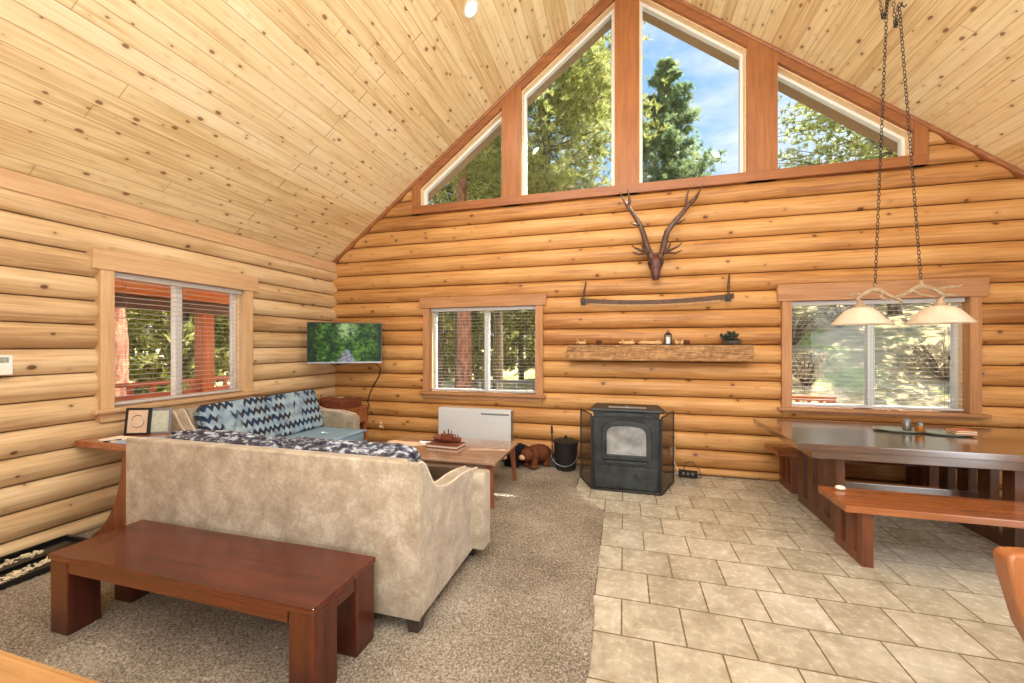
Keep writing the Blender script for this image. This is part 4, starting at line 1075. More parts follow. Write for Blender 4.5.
for pts, sg in ((aL, -1), (aR, 1)):
    n = len(pts); rs = [.042 - .024 * i / (n - 1) for i in range(n)]; rs[-1] = .004; rs[-2] = .010
    bmn = MB().tube(pts, rs, 12); a_ = bmn.build('antler', M['antler'], t, smooth=80)
    b0 = Vector(pts[1])
    tines = []
    # brow and bez tines sweep forward and outward
    tines.append([b0, b0 + Vector((sg * .05, -.10, -.03)), b0 + Vector((sg * .13, -.17, -.06)), b0 + Vector((sg * .20, -.20, -.035))])
    tines.append([b0 + Vector((0, 0, .03)), b0 + Vector((sg * .08, -.09, .0)), b0 + Vector((sg * .17, -.13, .03)), b0 + Vector((sg * .21, -.14, .07))])
    tines.append([b0 + Vector((0, 0, .0)), b0 + Vector((sg * .07, -.05, .04)), b0 + Vector((sg * .10, -.06, .12))])
    q = Vector(pts[4]); tines.append([q, q + Vector((sg * .05, -.05, -.02)), q + Vector((sg * .12, -.08, .01))])
    q = Vector(pts[6]); tines.append([q, q + Vector((-sg * .02, -.03, .06)), q + Vector((-sg * .01, -.04, .13)), q + Vector((-sg * -.01, -.04, .20))])
    for tt in tines:
        MB().tube(tt, [.024 - .018 * i / (len(tt) - 1) for i in range(len(tt))], 8).build('tine', M['antler'], a_, smooth=80)

# ------------------------------------------------------------------ dining table and benches
t = thing('dining_table', 'dark walnut dining table with slotted slab legs', 'table', (2.55, 4.45, 0))
dx0, dx1, dy0, dy1, dz = 1.39, 3.78, 3.87, 5.06, .79
MB().box(dx0, dx1, dy0, dy1, dz - .055, dz).build('tabletop', M['walnut'], t, smooth=0, bevel=.005)
def slotted(mb, x, y0, y1, z0, z1, th, slots, zs0, zs1):
    """slab in the YZ plane with vertical slots"""
    ys = [y0] + [q for s_ in slots for q in s_] + [y1]
    for i in range(0, len(ys), 2): mb.box(x, x + th, ys[i], ys[i + 1], z0, z1)
    for s_ in slots:
        mb.box(x, x + th, s_[0], s_[1], z0, zs0); mb.box(x, x + th, s_[0], s_[1], zs1, z1)
for x in (1.735, 2.90):
    m = MB(); slotted(m, x, 4.02, 4.80, .0, dz - .055, .06, [(4.13, 4.24), (4.36, 4.46), (4.58, 4.69)], .09, dz - .14)
    m.build('leg_slab', M['walnutv'], t, smooth=0)
for yy in (dy0 + .03, dy1 - .07): MB().box(dx0 + .12, dx1 - .12, yy, yy + .04, dz - .125, dz - .055).build('apron', M['walnut'], t, smooth=0, bevel=.003)
for xx in (dx0 + .12, dx1 - .16): MB().box(xx, xx + .04, dy0 + .07, dy1 - .07, dz - .125, dz - .055).build('apron', M['walnut'], t, smooth=0, bevel=.003)
MB().box(1.81, 2.90, 4.34, 4.40, .28, .36).build('stretcher', M['walnut'], t, smooth=0, bevel=.004)
def bench(x0, x1, y0, y1, z, lx, label, th=.07, yi=.055):
    t = thing('dining_bench', label, 'bench', ((x0 + x1) / 2, (y0 + y1) / 2, 0))
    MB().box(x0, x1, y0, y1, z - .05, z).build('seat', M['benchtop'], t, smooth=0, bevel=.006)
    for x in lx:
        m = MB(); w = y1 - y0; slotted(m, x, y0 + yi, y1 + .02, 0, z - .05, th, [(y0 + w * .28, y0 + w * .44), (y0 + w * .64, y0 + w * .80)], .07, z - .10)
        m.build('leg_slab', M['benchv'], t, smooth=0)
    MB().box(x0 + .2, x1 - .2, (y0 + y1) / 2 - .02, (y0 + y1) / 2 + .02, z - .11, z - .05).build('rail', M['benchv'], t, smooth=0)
bench(1.535, 3.62, 3.43, 3.86, .452, (1.66, 3.25), 'long brown bench on the near side of the dining table')
bench(1.59, 3.62, 4.95, 5.34, .46, (1.75, 2.95), 'long brown bench between the dining table and the wall')

DT = dz + .0015
def shaker(x, y, body, cap, label, tall):
    t = thing('spice_shaker', label, 'shaker', (x, y, DT + .012))
    b = DT + .0125
    MB().lathe([(.028, 0), (.032, .005), (.032, .055 * tall), (.026, .062 * tall)], (x, y, b), 20).build('body', body, t)
    MB().lathe([(.029, .060 * tall), (.030, .066 * tall), (.028, .088 * tall), (.012, .098 * tall), (.0, .10 * tall)], (x, y, b), 20, cap=False).build('cap', cap, t)
def plate(x, y, r, label, grp=None):
    t = thing('serving_tray', label, 'tray', (x, y, DT))
    MB().lathe([(r * .7, 0), (r * .72, .004), (r * .97, .010), (r, .016), (r * .96, .016), (r * .7, .009), (0, .008)], (x, y, DT), 40, cap=False, sx=1.0, sy=.62).build('dish', M['greenplate'], t)
    m = MB()
    for k in range(46):
        a = 2 * pi * k / 46; m.ball((x + r * .86 * cos(a), y + r * .86 * .62 * sin(a), DT + .014), (.008, .006, .005), 6)
    m.build('beaded_rim', M['pewter'], t, smooth=60)
plate(2.53, 4.68, .21, 'oval grey-green tray left of the shakers on dining table')
plate(2.84, 4.62, .20, 'oval grey-green tray right of the shakers on dining table')
shaker(2.575, 4.66, M['pewter'], M['silver'], 'grey metal shaker on the left oval tray', 1.1)
shaker(2.63, 4.585, M['copper'], M['pewter'], 'amber jar shaker standing in front of the grey shaker', 1.0)
M['cork'] = plain('orange_brown_coaster', (184, 112, 60), .6, var=.3, scale=30)
for k in range(5):
    o = MB().obox((2.925 + .004 * (k % 2), 4.575, DT + .0185 + .0085 * k), (.15, .12, .0075), .12 * (k - 2) * .4).build('coaster', M['cork'] if k % 2 == 0 else M['cream'], smooth=0, bevel=.002)
    nm = ['orange square coaster, bottom of the stack on the right tray', 'cream square coaster, second from bottom of the tray stack', 'orange square coaster in the middle of the tray stack', 'cream square coaster, second from the top of the stack', 'orange square coaster on top of the tray stack'][k]
    tag(o, nm, 'coaster', 'coasters stacked on the right tray')
tag(MB().ball((1.66, 3.79, .470), (.036, .028, .018), 14).build('pale_stone', M['cream']), 'small pale rounded stone on the near dining bench', 'stone')

# ------------------------------------------------------------------ pendant fixture
PY = 4.30
t = thing('antler_pendant_lamp', 'twin pale antler pendant lamp with two glass shades over dining table', 'pendant lamp', (2.32, PY, 2.0))
for (cx, r) in ((2.035, .21), (2.605, .215)):
    prof = [(r, 0), (r * 1.0, .006), (r * .90, .028), (r * .74, .072), (r * .58, .112), (r * .38, .142), (r * .2, .152), (.035, .155)]
    inn = [(.035, .149), (r * .2, .146), (r * .38, .135), (r * .57, .106), (r * .73, .066), (r * .89, .022), (r * .99, .001)]
    s_ = MB().lathe(prof + inn, (cx, PY, 1.79), 40, cap=False).build('shade', M['shade'], t)
    MB().lathe([(.034, 0), (.05, .0), (.045, .02), (.025, .035), (.02, .06)], (cx, PY, 1.940), 20).build('fitter', M['antler_pale'], t)
    MB().ball((cx, PY, 1.875), (.03, .03, .04), 14).build('bulb', M['bulb'], t)
m = MB()
# left antler then right antler: arcs with tines, mirrored
def ant(pts, rs): return MB().tube([(a, PY + b, c) for a, b, c in pts], [q * .98 for q in rs], 10)
ant([(2.035, 0, 1.985), (2.01, 0, 2.02), (2.05, 0, 2.055), (2.11, 0, 2.09), (2.145, 0, 2.10), (2.20, 0, 2.075), (2.26, 0, 2.03), (2.32, 0, 2.005), (2.345, .0, 1.975), (2.30, 0, 1.97)], [.016, .02, .02, .019, .024, .019, .017, .014, .01, .004]).build('antler', M['antler_pale'], t, smooth=80)
ant([(2.605, 0, 1.985), (2.63, 0, 2.03), (2.58, 0, 2.075), (2.52, 0, 2.105), (2.475, 0, 2.12), (2.41, 0, 2.08), (2.35, 0, 2.045), (2.28, 0, 2.02), (2.245, 0, 2.00)], [.016, .02, .02, .02, .025, .019, .016, .012, .005]).build('antler', M['antler_pale'], t, smooth=80)
for pts, rs in (([(2.05, 0, 2.055), (1.99, -.02, 2.065), (1.94, -.03, 2.045), (1.915, -.03, 2.05)], [.014, .012, .008, .003]),
                ([(2.20, 0, 2.075), (2.17, -.03, 2.03), (2.20, -.04, 2.0), (2.25, -.04, 2.01)], [.013, .011, .008, .003]),
                ([(2.145, 0, 2.10), (2.145, 0, 2.14)], [.016, .012]), ([(2.475, 0, 2.12), (2.475, 0, 2.165)], [.016, .012]),
                ([(2.58, 0, 2.075), (2.65, -.02, 2.10), (2.71, -.03, 2.095), (2.745, -.03, 2.115)], [.014, .011, .008, .003]),
                ([(2.63, 0, 2.03), (2.70, .02, 2.035), (2.75, .03, 2.03), (2.79, .03, 2.035)], [.014, .011, .007, .003]),
                ([(2.41, 0, 2.08), (2.45, -.03, 2.04), (2.52, -.03, 2.025), (2.56, -.03, 2.0)], [.013, .011, .008, .003])):
    ant(pts, rs).build('tine', M['antler_pale'], t, smooth=80)
def chain(p0, p1, sag=0, L=.042, r=.0028):
    p0, p1 = Vector(p0), Vector(p1); n = max(3, int(((p1 - p0).length + 2.1 * sag) / (L * .78))); m = MB()
    for i in range(n):
        tq = (i + .5) / n; c = p0.lerp(p1, tq) - Vector((0, 0, 4 * sag * tq * (1 - tq)))
        d = (p1 - p0) / n - Vector((0, 0, 4 * sag * (1 - 2 * tq) / n)); d = d.normalized()
        s1 = d.orthogonal().normalized() if abs(d.z) < .9 else Vector((1, 0, 0)).cross(d).normalized()
        s2 = d.cross(s1); s_ = s1 if i % 2 else s2
        m.tube([c + d * (L / 2) * cos(k * pi / 5) + s_ * (L * .26) * sin(k * pi / 5) for k in range(10)], r, 5, closed=True)
    return m
zc = zr(2.20)
hk = [(2.235, PY, zr(2.235)), (2.34, PY, zr(2.34))]
chain(hk[0], (2.145, PY, 2.13)).build('chain', M['blk'], t); chain((2.32, PY, zr(2.32) - .02), (2.475, PY, 2.16)).build('chain', M['blk'], t)
chain((2.19, PY + .02, zr(2.19) - .01), (2.235, PY, zr(2.235) - .03), .17).build('chain_swag', M['blk'], t); chain((2.28, PY, zr(2.28) - .02), (2.31, PY, zr(2.31) - .04), .2).build('chain_swag', M['blk'], t)
for h in hk:
    MB().tube([(h[0], h[1], h[2] + .01), (h[0], h[1], h[2] - .03), (h[0] + .02, h[1], h[2] - .045), (h[0] + .035, h[1], h[2] - .02)], .005, 8).build('ceiling_hook', M['blk'], t)
    
# ------------------------------------------------------------------ rustic slab chair at right edge
t = thing('slab_chair', 'rustic orange live-edge slab chair cut off at right edge', 'chair', (1.75, 2.3, 0))
pr = [(1.545, .36), (1.47, .52), (1.425, .70), (1.412, .785), (1.43, .805), (1.50, .81), (1.66, .80), (1.80, .812), (1.93, .80), (1.945, .78), (1.93, .68), (1.90, .52), (1.83, .36)]
def yb(z): return 1.96 + (z - .4) * -.0
MB().prism(pr, 1.985, 2.065).build('backrest', M['stump'], t, smooth=30, bevel=.012)
MB().prism([(1.52, 2.02), (1.90, 2.02), (1.96, 1.80), (1.92, 1.56), (1.70, 1.52), (1.50, 1.57), (1.48, 1.80)], .40, .46, 'z').build('seat', M['stump'], t, smooth=30, bevel=.012)
for (a, b) in ((1.58, 1.95), (1.86, 1.95), (1.58, 1.62), (1.86, 1.62)):
    MB().tube([(a + (a - 1.69) * .2, b + (b - 1.8) * .2, 0), (a, b, .41)], [.026, .034], 12).build('leg', M['stump'], t)

# ------------------------------------------------------------------ recessed ceiling lights
g = NT('lit_can_lens'); g.set(Base__Color=(1, 1, 1, 1), Emission__Color=lin((255, 246, 226)), Emission__Strength=5.0); M['lens'] = g.m
def can(x, y, label, watts):
    z = zr(x); sg = -1 if x < RIDX else 1
    nrm = Vector((-sg * SL, 0, -1)).normalized() if sg > 0 else Vector((SL, 0, -1)).normalized()
    t = thing('recessed_light', label, 'ceiling light', (x, y, z))
    q = nrm.to_track_quat('Z', 'Y').to_matrix()
    def ringm(r0, r1, d0, d1):
        m = MB(); n = 28; vs = []
        for (r, d) in ((r0, d0), (r1, d0), (r1, d1), (r0, d1)):
            for k in range(n): a = 2 * pi * k / n; vs.append(Vector((x, y, z)) + q @ Vector((r * cos(a), r * sin(a), d)))
        fs = [(j * n + k, j * n + (k + 1) % n, ((j + 1) % 4) * n + (k + 1) % n, ((j + 1) % 4) * n + k) for j in range(4) for k in range(n)]
        return m.add(vs, fs)
    ringm(.07, .09, -.004, .008).build('trim_ring', M['vinyl'], t)
    ringm(.0005, .07, -.004, .003).build('lens', M['lens'], t)
    ld = bpy.data.lights.new('can_lamp', 'AREA'); ld.shape = 'DISK'; ld.size = .14; ld.energy = watts; ld.color = (1, .95, .86)
    lo = bpy.data.objects.new('can_lamp', ld); COL.objects.link(lo)
    lo.location = Vector((x, y, z)) + nrm * .02; lo.rotation_euler = nrm.to_track_quat('-Z', 'Y').to_euler()
CW = 24
can(-1.545, 3.95, 'round lit recessed light in the left ceiling slope', CW)
for (x, y, lb) in ((1.645, 2.9, 'added recessed light in the right ceiling slope nearest the gable'), (-1.545, 1.6, 'added recessed light in the left ceiling slope nearly overhead'), (1.645, .6, 'added recessed light in the right ceiling slope above the camera'), (-1.545, -.8, 'added recessed light in the left ceiling slope near the rear'), (1.645, -1.4, 'added recessed light in the right ceiling slope near the rear')):  # unseen further cans, added to brighten the interior
    can(x, y, lb, CW)

# ------------------------------------------------------------------ outdoors
def terrain(x, y):
    base = -.55 - .012 * max(0, y - 8)
    # rising hillside to the right behind the dining window
    t_ = max(0, min(1, (x + 1.2 - (y - 8) * .02) / 4.5)); t_ = t_ * t_ * (3 - 2 * t_)
    hill = max(0, y - 7.6) * .42 * t_
    hill = min(hill, 5.0)
    n_ = noise.noise(Vector((x * .25, y * .25, 2))) * .35 + noise.noise(Vector((x * .9, y * .9, 5))) * .12
    far = .06 * max(0, y - 30)
    side = .05 * max(0, -x - 14)
    return base + hill + n_ * min(1, max(0, (y - 6) / 3) + max(0, (-x - 7) / 3)) + far + side
mb = MB(); nx, ny = 110, 110
def gx(u): return -60 + 100 * u
mb.grid(150, 130, lambda u, v: (-60 + 105 * u, 5.75 + 75 * v ** 1.5, terrain(-60 + 105 * u, 5.75 + 75 * v ** 1.5)))
mb.grid(70, 60, lambda u, v: (-60 + 55.3 * u, -20 + 25.75 * v, terrain(-60 + 55.3 * u, 4.0) ))
g = NT('dry_meadow_ground'); o_ = g.coords(); n1 = g.noise(o_, .45, 5, .65); n2 = g.noise(o_, 4, 6, .8, .5); n3 = g.noise(o_, 1.6, 4, .7, 1.0)
c1 = g.ramp(g.math('ADD', g.math('MULTIPLY', n1, .5), g.math('MULTIPLY', n2, .5)), [(.38, lin((128, 112, 78))), (.5, lin((206, 184, 138))), (.62, lin((242, 224, 184)))])
c1 = g.mix(g.step(n1, .52, .62), c1, g.ramp(n2, [(.35, lin((130, 140, 72))), (.65, lin((196, 200, 122)))]))
c1 = g.mix(g.math('MULTIPLY', g.step(n3, .54, .66), .55), c1, lin((122, 110, 100)))
g.set(Base__Color=c1, Roughness=.95, Specular__IOR__Level=.05); g.bump(n2, .6, .1); M['meadow'] = g.m
gr = mb.build('ground_outside', M['meadow'], smooth=60, clean=False); struct(gr)

def bark(name, a, b): 
    g = NT(name); o_ = g.coords((6, 6, 1.6)); n1 = g.noise(o_, 2.2, 5, .7, .6)
    g.set(Base__Color=g.ramp(n1, [(.38, lin(a)), (.62, lin(b))]), Roughness=.9, Specular__IOR__Level=.1); g.bump(n1, .8, .04); return g.m
M['bark_red'] = bark('red_pine_bark', (150, 98, 76), (226, 164, 132)); M['bark_dark'] = bark('dark_pine_bark', (90, 76, 64), (160, 138, 114))
def needles(name, a, b, c):
    g = NT(name); n1 = g.noise(g.coords(), 1.3, 3, .6); n2 = g.noise(g.coords(), 9, 2, .6)
    f = g.math('ADD', g.math('MULTIPLY', n1, .6), g.math('MULTIPLY', n2, .4))
    col = g.ramp(f, [(.38, lin(a)), (.5, lin(b)), (.64, lin(c))])
    g.set(Base__Color=col, Roughness=.7, Specular__IOR__Level=.2)
    tl = g.t.nodes.new('ShaderNodeBsdfTranslucent'); g.put(tl.inputs[0], col); mx = g.t.nodes.new('ShaderNodeMixShader'); mx.inputs[0].default_value = .5
    g.t.links.new(g.b.outputs[0], mx.inputs[1]); g.t.links.new(tl.outputs[0], mx.inputs[2]); g.t.links.new(mx.outputs[0], g.out.inputs[0]); return g.m
M['need_y'] = needles('sunlit_pine_needles', (120, 128, 66), (186, 188, 104), (236, 232, 160))
M['need_g'] = needles('blue_green_pine_needles', (92, 116, 88), (146, 166, 116), (206, 214, 160))
M['need_o'] = needles('olive_foliage', (124, 126, 62), (190, 188, 104), (238, 230, 160))
M['need_d'] = needles('dry_shrub_twigs', (130, 110, 90), (184, 164, 130), (226, 208, 160))
def tuft(mb, c, d, size, rng, n=7, wid=.05):
    for _ in range(n):
        v = (d + Vector((rng.gauss(0, .6), rng.gauss(0, .6), rng.gauss(0, .6)))).normalized() * size * rng.uniform(.6, 1.2)
        s_ = v.cross(Vector((rng.random(), rng.random(), rng.random()))).normalized() * size * wid * 2
        mb.add([c - s_, c + s_, c + v], [(0, 1, 2)])
def pine(name, label, cat, loc, H, R, start, seed, nm, bk, tr=.16, nb=46, tpb=16, ts=.26, lean=0, shape='cone', grp=None, wid=.05):
    rng = random.Random(seed); t = thing(name, label, cat, loc, grp); L = Vector(loc)
    n = 10; pts = [L + Vector((lean * H * (i / n) ** 1.5, .1 * sin(i), H * i / n - .1)) for i in range(n + 1)]
    MB().tube(pts, [tr * (1 - .85 * i / n) + .01 for i in range(n + 1)], 10).build('trunk', bk, t, smooth=80)
    br = MB(); fo = MB()
    for b in range(nb):
        q = start + (1 - start) * (b + rng.random()) / nb; k = q * n; i = min(int(k), n - 1); p = pts[i].lerp(pts[i + 1], k - i)
        rel = (q - start) / (1 - start)
        ext = R * ((1 - rel) ** .8 * .92 + .08 if shape == 'cone' else sin(pi * (rel * .85 + .12)) ** .6) * rng.uniform(.65, 1.1)
        a = rng.uniform(0, 2 * pi); up = rng.uniform(-.1, .35)
        e = p + Vector((cos(a) * ext, sin(a) * ext, up * ext)); m_ = p.lerp(e, .5) + Vector((0, 0, -.06 * ext))
        br.tube([p, m_, e], [tr * .22 * (1 - rel * .6), tr * .14 * (1 - rel * .6), .008], 4)
        for _ in range(tpb):
            f_ = rng.uniform(.22, 1.03); c = (p.lerp(m_, f_ * 2) if f_ < .5 else m_.lerp(e, f_ * 2 - 1)) + Vector((rng.gauss(0, .1), rng.gauss(0, .1), rng.gauss(0, .08))) * ext * .9
            tuft(fo, c, (e - p).normalized() * .4 + Vector((0, 0, .5)), ts * rng.uniform(.7, 1.3), rng, 9, wid)
    br.build('branches', bk, t, smooth=0, clean=False); fo.build('foliage', nm, t, smooth=0, clean=False)
    return t
# trees read through the gable panes
def gd(x): return 0
pine('pine_tree', 'near sunlit pine tree filling the left gable window panes', 'tree', (-2.3, 12.4, -.6), 12.8, 3.1, .38, 11, M['need_y'], M['bark_dark'], tr=.17, nb=170, tpb=60, ts=.19, shape='round', wid=.05)
pine('pine_tree', 'sunlit pine crown filling the small leftmost gable pane', 'tree', (-6.2, 14.5, -.7), 11.0, 3.0, .40, 12, M['need_y'], M['bark_dark'], tr=.17, nb=120, tpb=50, ts=.2, shape='round', wid=.05)
pine('pine_tree', 'dark green conical pine seen through the tall right gable pane', 'tree', (1.55, 17.0, 1.2), 11.6, 2.9, .25, 23, M['need_g'], M['bark_dark'], tr=.2, nb=150, tpb=60, ts=.19, wid=.06)
pine('pine_tree', 'olive pine whose branches show in the lower right gable pane', 'tree', (8.0, 15.0, 2.6), 9.2, 3.6, .30, 31, M['need_y'], M['bark_dark'], tr=.16, nb=110, tpb=44, ts=.18, shape='round', wid=.05)
# forest behind the back left window
pine('pine_tree', 'large red-barked pine trunk outside the left back window', 'tree', (-4.95, 12.0, -.75), 16, 3.4, .55, 41, M['need_g'], M['bark_red'], tr=.27, nb=30, tpb=12)
pine('pine_tree', 'slim dark pine trunk left of the red-barked pine outside', 'tree', (-6.9, 14.2, -.7), 15, 3.0, .45, 42, M['need_g'], M['bark_dark'], tr=.16, nb=30, tpb=12)
pine('pine_tree', 'grey distant pine trunk right of the window mullion outside', 'tree', (-6.2, 19.6, -.75), 16, 3.0, .5, 43, M['need_g'], M['bark_dark'], tr=.28, nb=30, tpb=12)
src = pine('forest_tree', 'olive leafy tree in the forest belt beyond the meadow', 'tree', (-9, 24, -1), 9.5, 3.3, .06, 51, M['need_o'], M['bark_dark'], tr=.16, nb=56, tpb=14, ts=.42, shape='round', grp='trees of the far forest belt', wid=.09)
rng = random.Random(77)
spots = []
for k in range(17): spots.append((-34 + k * 2.5 + rng.uniform(-1, 1), 27 + rng.uniform(-4, 6) + abs(k - 9) * .2))
for k in range(8): spots.append((-22 + rng.uniform(-2, 2) - (k % 2) * 4, -3 + k * 3.6))
for k in range(9): spots.append((-36 + k * 4.2, 40 + rng.uniform(-2, 4)))
spots += [(-19, 13.5), (-15.5, 10.6), (-24, 17), (-20, 9), (-27, 22), (-14.5, 14.5), (-23, 12.5)]
for (x, y) in spots: copy_tree(src, (x, y, terrain(x, y) if y > 5.75 else -.6), rotz=rng.uniform(0, 6.28), scale=rng.uniform(.8, 1.25))
# a pine beyond the left porch
pine('pine_tree', 'red-barked pine trunk beyond the porch, left in the side window', 'tree', (-8.6, 4.85, -.6), 12, 2.6, .5, 61, M['need_o'], M['bark_red'], tr=.2, nb=24, tpb=10)
# shrubs on the hillside
def shrub(loc, s, seed, mat, label, grp):
    rng = random.Random(seed); t = thing('hillside_shrub', label, 'shrub', loc, grp); L = Vector(loc); br = MB(); fo = MB()
    for k in range(26):
        a = rng.uniform(0, 2 * pi); e = L + Vector((cos(a) * s * rng.uniform(.3, 1), sin(a) * s * rng.uniform(.3, 1), s * rng.uniform(.5, 1.3)))
        br.tube([L - Vector((0, 0, .1)), L.lerp(e, .5) + Vector((0, 0, .1 * s)), e], [.02, .012, .005], 4)
        for _ in range(9): tuft(fo, L.lerp(e, rng.uniform(.4, 1.05)) + Vector((rng.gauss(0, .08), rng.gauss(0, .08), rng.gauss(0, .08))) * s, Vector((0, 0, .6)), .13 * s, rng, 6, .1)
    br.build('stems', M['bark_dark'], t, smooth=0, clean=False); fo.build('foliage', mat, t, smooth=0, clean=False); return t
s1 = shrub((3.9, 10.4, terrain(3.9, 10.4)), .6, 1, M['need_d'], 'dry twiggy shrub on the slope outside the dining window', 'dry shrubs on the hillside')
s2 = shrub((2.8, 13.0, terrain(2.8, 13.0)), 1.1, 2, M['need_o'], 'yellow-green shrub on the slope outside the dining window', 'green shrubs on the hillside')
rng = random.Random(5)
for (x, y) in ((6.9, 11.2), (4.6, 13.2), (7.4, 9.4), (6.2, 14.2), (8.8, 12.4)): copy_tree(s1, (x, y, terrain(x, y)), rotz=rng.uniform(0, 6), scale=rng.uniform(.6, 1.3))
for (x, y) in ((3.9, 15), (5.4, 16), (7.2, 15.5), (4.4, 17.5), (9, 16.5), (2.6, 16.2), (6.4, 18.2)): copy_tree(s2, (x, y, terrain(x, y)), rotz=rng.uniform(0, 6), scale=rng.uniform(.9, 1.6))
# rail fence in the meadow and the small deck rail outside the dining window
M['grey_rail'] = plain('weathered_grey_rail', (150, 146, 140), .8)
M['deckwood'] = wood('orange_deck_wood', (176, 96, 48), (214, 132, 70), 0, .5)
M['deckwoodv'] = wood('orange_deck_wood_upright', (170, 92, 48), (206, 128, 72), 2, .5)
t = thing('rail_fence', 'low grey rail fence in the meadow outside the left back window', 'fence', (-4.2, 15.2, -.9))
for k in range(8): MB().box(-6.4 + k * .75, -6.32 + k * .75, 15.2, 15.3, -1.2, .25).build('post', M['grey_rail'], t, smooth=0)
for z in (.15, -.2): MB().box(-6.5, -.9, 15.15, 15.2, z, z + .09).build('rail', M['grey_rail'], t, smooth=0)
t = thing('deck_railing', 'short orange wooden deck railing outside the dining window', 'railing', (2.3, 6.5, 0))
MB().box(1.6, 2.78, 6.45, 6.55, .84, .90).build('top_rail', M['deckwood'], t, smooth=0)
MB().box(1.6, 2.78, 6.47, 6.53, .62, .67).build('lower_rail', M['deckwood'], t, smooth=0)
for k in range(9): MB().box(1.62 + k * .14, 1.66 + k * .14, 6.48, 6.52, .67, .84).build('baluster', M['deckwoodv'], t, smooth=0)
for x in (1.6, 2.70): MB().box(x, x + .08, 6.46, 6.54, -.9, .84).build('post', M['deckwoodv'], t, smooth=0)
# porch on the left
M['porchceil'] = wood('orange_stained_porch_boards', (244, 132, 48), (252, 160, 72), 1, .4)
M['deckfloor'] = wood('red_brown_deck_boards', (170, 100, 76), (206, 140, 112), 1, .6)
M['beamgrey'] = plain('dark_grey_porch_beam', (92, 82, 74), .7)
t = thing('porch', 'covered wooden porch with orange ceiling outside the left window', 'porch', (-5.6, 3.8, 0))
MB().hexa([(-6.75, -1, 2.30), (XL - .17, -1, 2.46), (XL - .17, 7.5, 2.46), (-6.75, 7.5, 2.30), (-6.75, -1, 2.36), (XL - .17, -1, 2.52), (XL - .17, 7.5, 2.52), (-6.75, 7.5, 2.36)]).build('porch_ceiling', M['porchceil'], t, smooth=0)
MB().box(-6.72, -6.58, -1, 7.5, 2.12, 2.30).build('beam', M['beamgrey'], t, smooth=0)
MB().box(-6.8, XL - .17, -1, 7.5, -.12, -.04).build('deck', M['deckfloor'], t, smooth=0)
for y in (5.03, 1.0, 7.2): MB().box(-6.74, -6.56, y - .10, y + .10, -.5, 2.12).build('post', M['deckwoodv'], t, smooth=0, bevel=.01)
for z in (1.02, .84, .66, .2): MB().box(-6.68, -6.62, -1, 7.4, z, z + .06).build('rail', M['deckfloor'], t, smooth=0)
for k in range(30): MB().box(-6.67, -6.63, -.8 + k * .28, -.74 + k * .28, .2, 1.02).build('baluster', M['deckfloor'], t, smooth=0)

# ------------------------------------------------------------------ world, sun, added fill lights
w = bpy.data.worlds.new('sky'); SC.world = w; w.use_nodes = True; nt = w.node_tree; nt.nodes.clear()
ow = nt.nodes.new('ShaderNodeOutputWorld'); bg = nt.nodes.new('ShaderNodeBackground'); nt.links.new(bg.outputs[0], ow.inputs[0])
tc = nt.nodes.new('ShaderNodeTexCoord'); sp = nt.nodes.new('ShaderNodeSeparateXYZ'); nt.links.new(tc.outputs['Generated'], sp.inputs[0])
rp = nt.nodes.new('ShaderNodeValToRGB'); nt.links.new(sp.outputs[2], rp.inputs[0]); e = rp.color_ramp.elements
e[0].position = 0; e[0].color = lin((226, 238, 250)); e[1].position = .75; e[1].color = lin((120, 176, 238)); x_ = e.new(.40); x_.color = lin((162, 204, 244))
mp = nt.nodes.new('ShaderNodeMapping'); nt.links.new(tc.outputs['Generated'], mp.inputs[0]); mp.inputs['Scale'].default_value = (1.2, 1.2, 3.2)
nz = nt.nodes.new('ShaderNodeTexNoise'); nt.links.new(mp.outputs[0], nz.inputs['Vector']); nz.inputs['Scale'].default_value = 2.2; nz.inputs['Detail'].default_value = 5; nz.inputs['Roughness'].default_value = .6
cr = nt.nodes.new('ShaderNodeMapRange'); cr.inputs[1].default_value = .44; cr.inputs[2].default_value = .64; nt.links.new(nz.outputs[0], cr.inputs[0])
mxx = nt.nodes.new('ShaderNodeMix'); mxx.data_type = 'RGBA'; nt.links.new(cr.outputs[0], mxx.inputs[0]); nt.links.new(rp.outputs[0], mxx.inputs[6]); mxx.inputs[7].default_value = lin((240, 246, 252))
nt.links.new(mxx.outputs[2], bg.inputs[0]); bg.inputs[1].default_value = 1.3

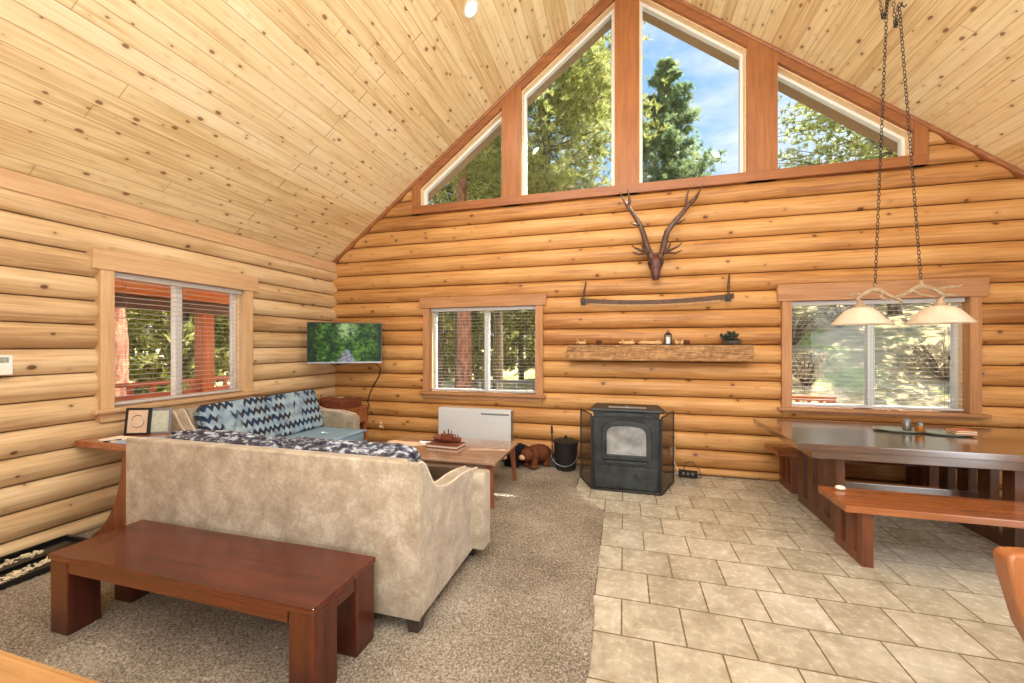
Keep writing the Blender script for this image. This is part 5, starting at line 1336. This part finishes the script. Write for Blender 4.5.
sun = bpy.data.lights.new('sun', 'SUN'); sun.energy = 16; sun.angle = radians(.6); sun.color = (1, .95, .86)
so = bpy.data.objects.new('sun', sun); COL.objects.link(so)
sd = Vector((-.50, -.34, -1)).normalized(); so.rotation_euler = sd.to_track_quat('-Z', 'Y').to_euler(); so.location = (20, 20, 20)
def area(name, loc, tgt, size, watts, col=(1, 1, 1), sy=None):
    l = bpy.data.lights.new(name, 'AREA'); l.energy = watts; l.size = size; l.color = col
    if sy: l.shape = 'RECTANGLE'; l.size_y = sy
    o = bpy.data.objects.new(name, l); COL.objects.link(o); o.location = loc
    o.rotation_euler = (Vector(tgt) - Vector(loc)).to_track_quat('-Z', 'Y').to_euler(); return o
area('rear_fill_light', (.3, -1.8, 4.2), (-.2, 4.2, 1.6), 2.6, 190, (.985, 1, .98))  # broad fill added behind the camera, stands for no fixture
area('overhead_fill_light', (-.4, .6, 4.9), (-.8, 3.0, .2), 2.2, 70, (.985, 1, .98))  # overhead fill added to brighten the seating, no lamp hangs here
area('ceiling_fill_light', (0, -.5, 1.0), (.1, 1.8, 6), 2.4, 125, (.985, 1, .98))  # upward fill added to brighten the ceiling, no fixture here
area('right_fill_light', (4.35, 1.1, 1.5), (-1, 3.0, .9), 1.4, 95, (.88, .95, 1), 2.8)  # cool fill added inside the right wall to brighten the sofa side

for i, yy in enumerate((1.7, 6.4)):
    l = bpy.data.lights.new('porch_fill_light', 'POINT'); l.energy = 55; l.shadow_soft_size = .08; l.color = (1, .85, .65)  # unseen fill added to brighten the porch ceiling
    o = bpy.data.objects.new('porch_fill_light', l); COL.objects.link(o); o.location = (-5.7, yy, 1.5)
# ------------------------------------------------------------------ camera
cam = bpy.data.cameras.new('camera'); co = bpy.data.objects.new('camera', cam); COL.objects.link(co)
co.location = (0, 0, 1.6); co.rotation_euler = (pi / 2, 0, .2710)
cam.sensor_width = 36; cam.lens = 402.6 / 1024 * 36; cam.shift_x = 0; cam.shift_y = (345.7 - 341.5) / 1024; cam.clip_start = .05; cam.clip_end = 300
SC.camera = co
SC.view_settings.view_transform = 'Standard'; SC.view_settings.look = 'None'; SC.view_settings.gamma = 1; SC.view_settings.use_curve_mapping = False
SC.view_settings.exposure = -0.06
SC.cycles.use_denoising = True; SC.cycles.use_light_tree = False
SC.cycles.max_bounces = 10; SC.cycles.diffuse_bounces = 5; SC.cycles.transparent_max_bounces = 24; SC.cycles.glossy_bounces = 4
SC.cycles.sample_clamp_indirect = 6
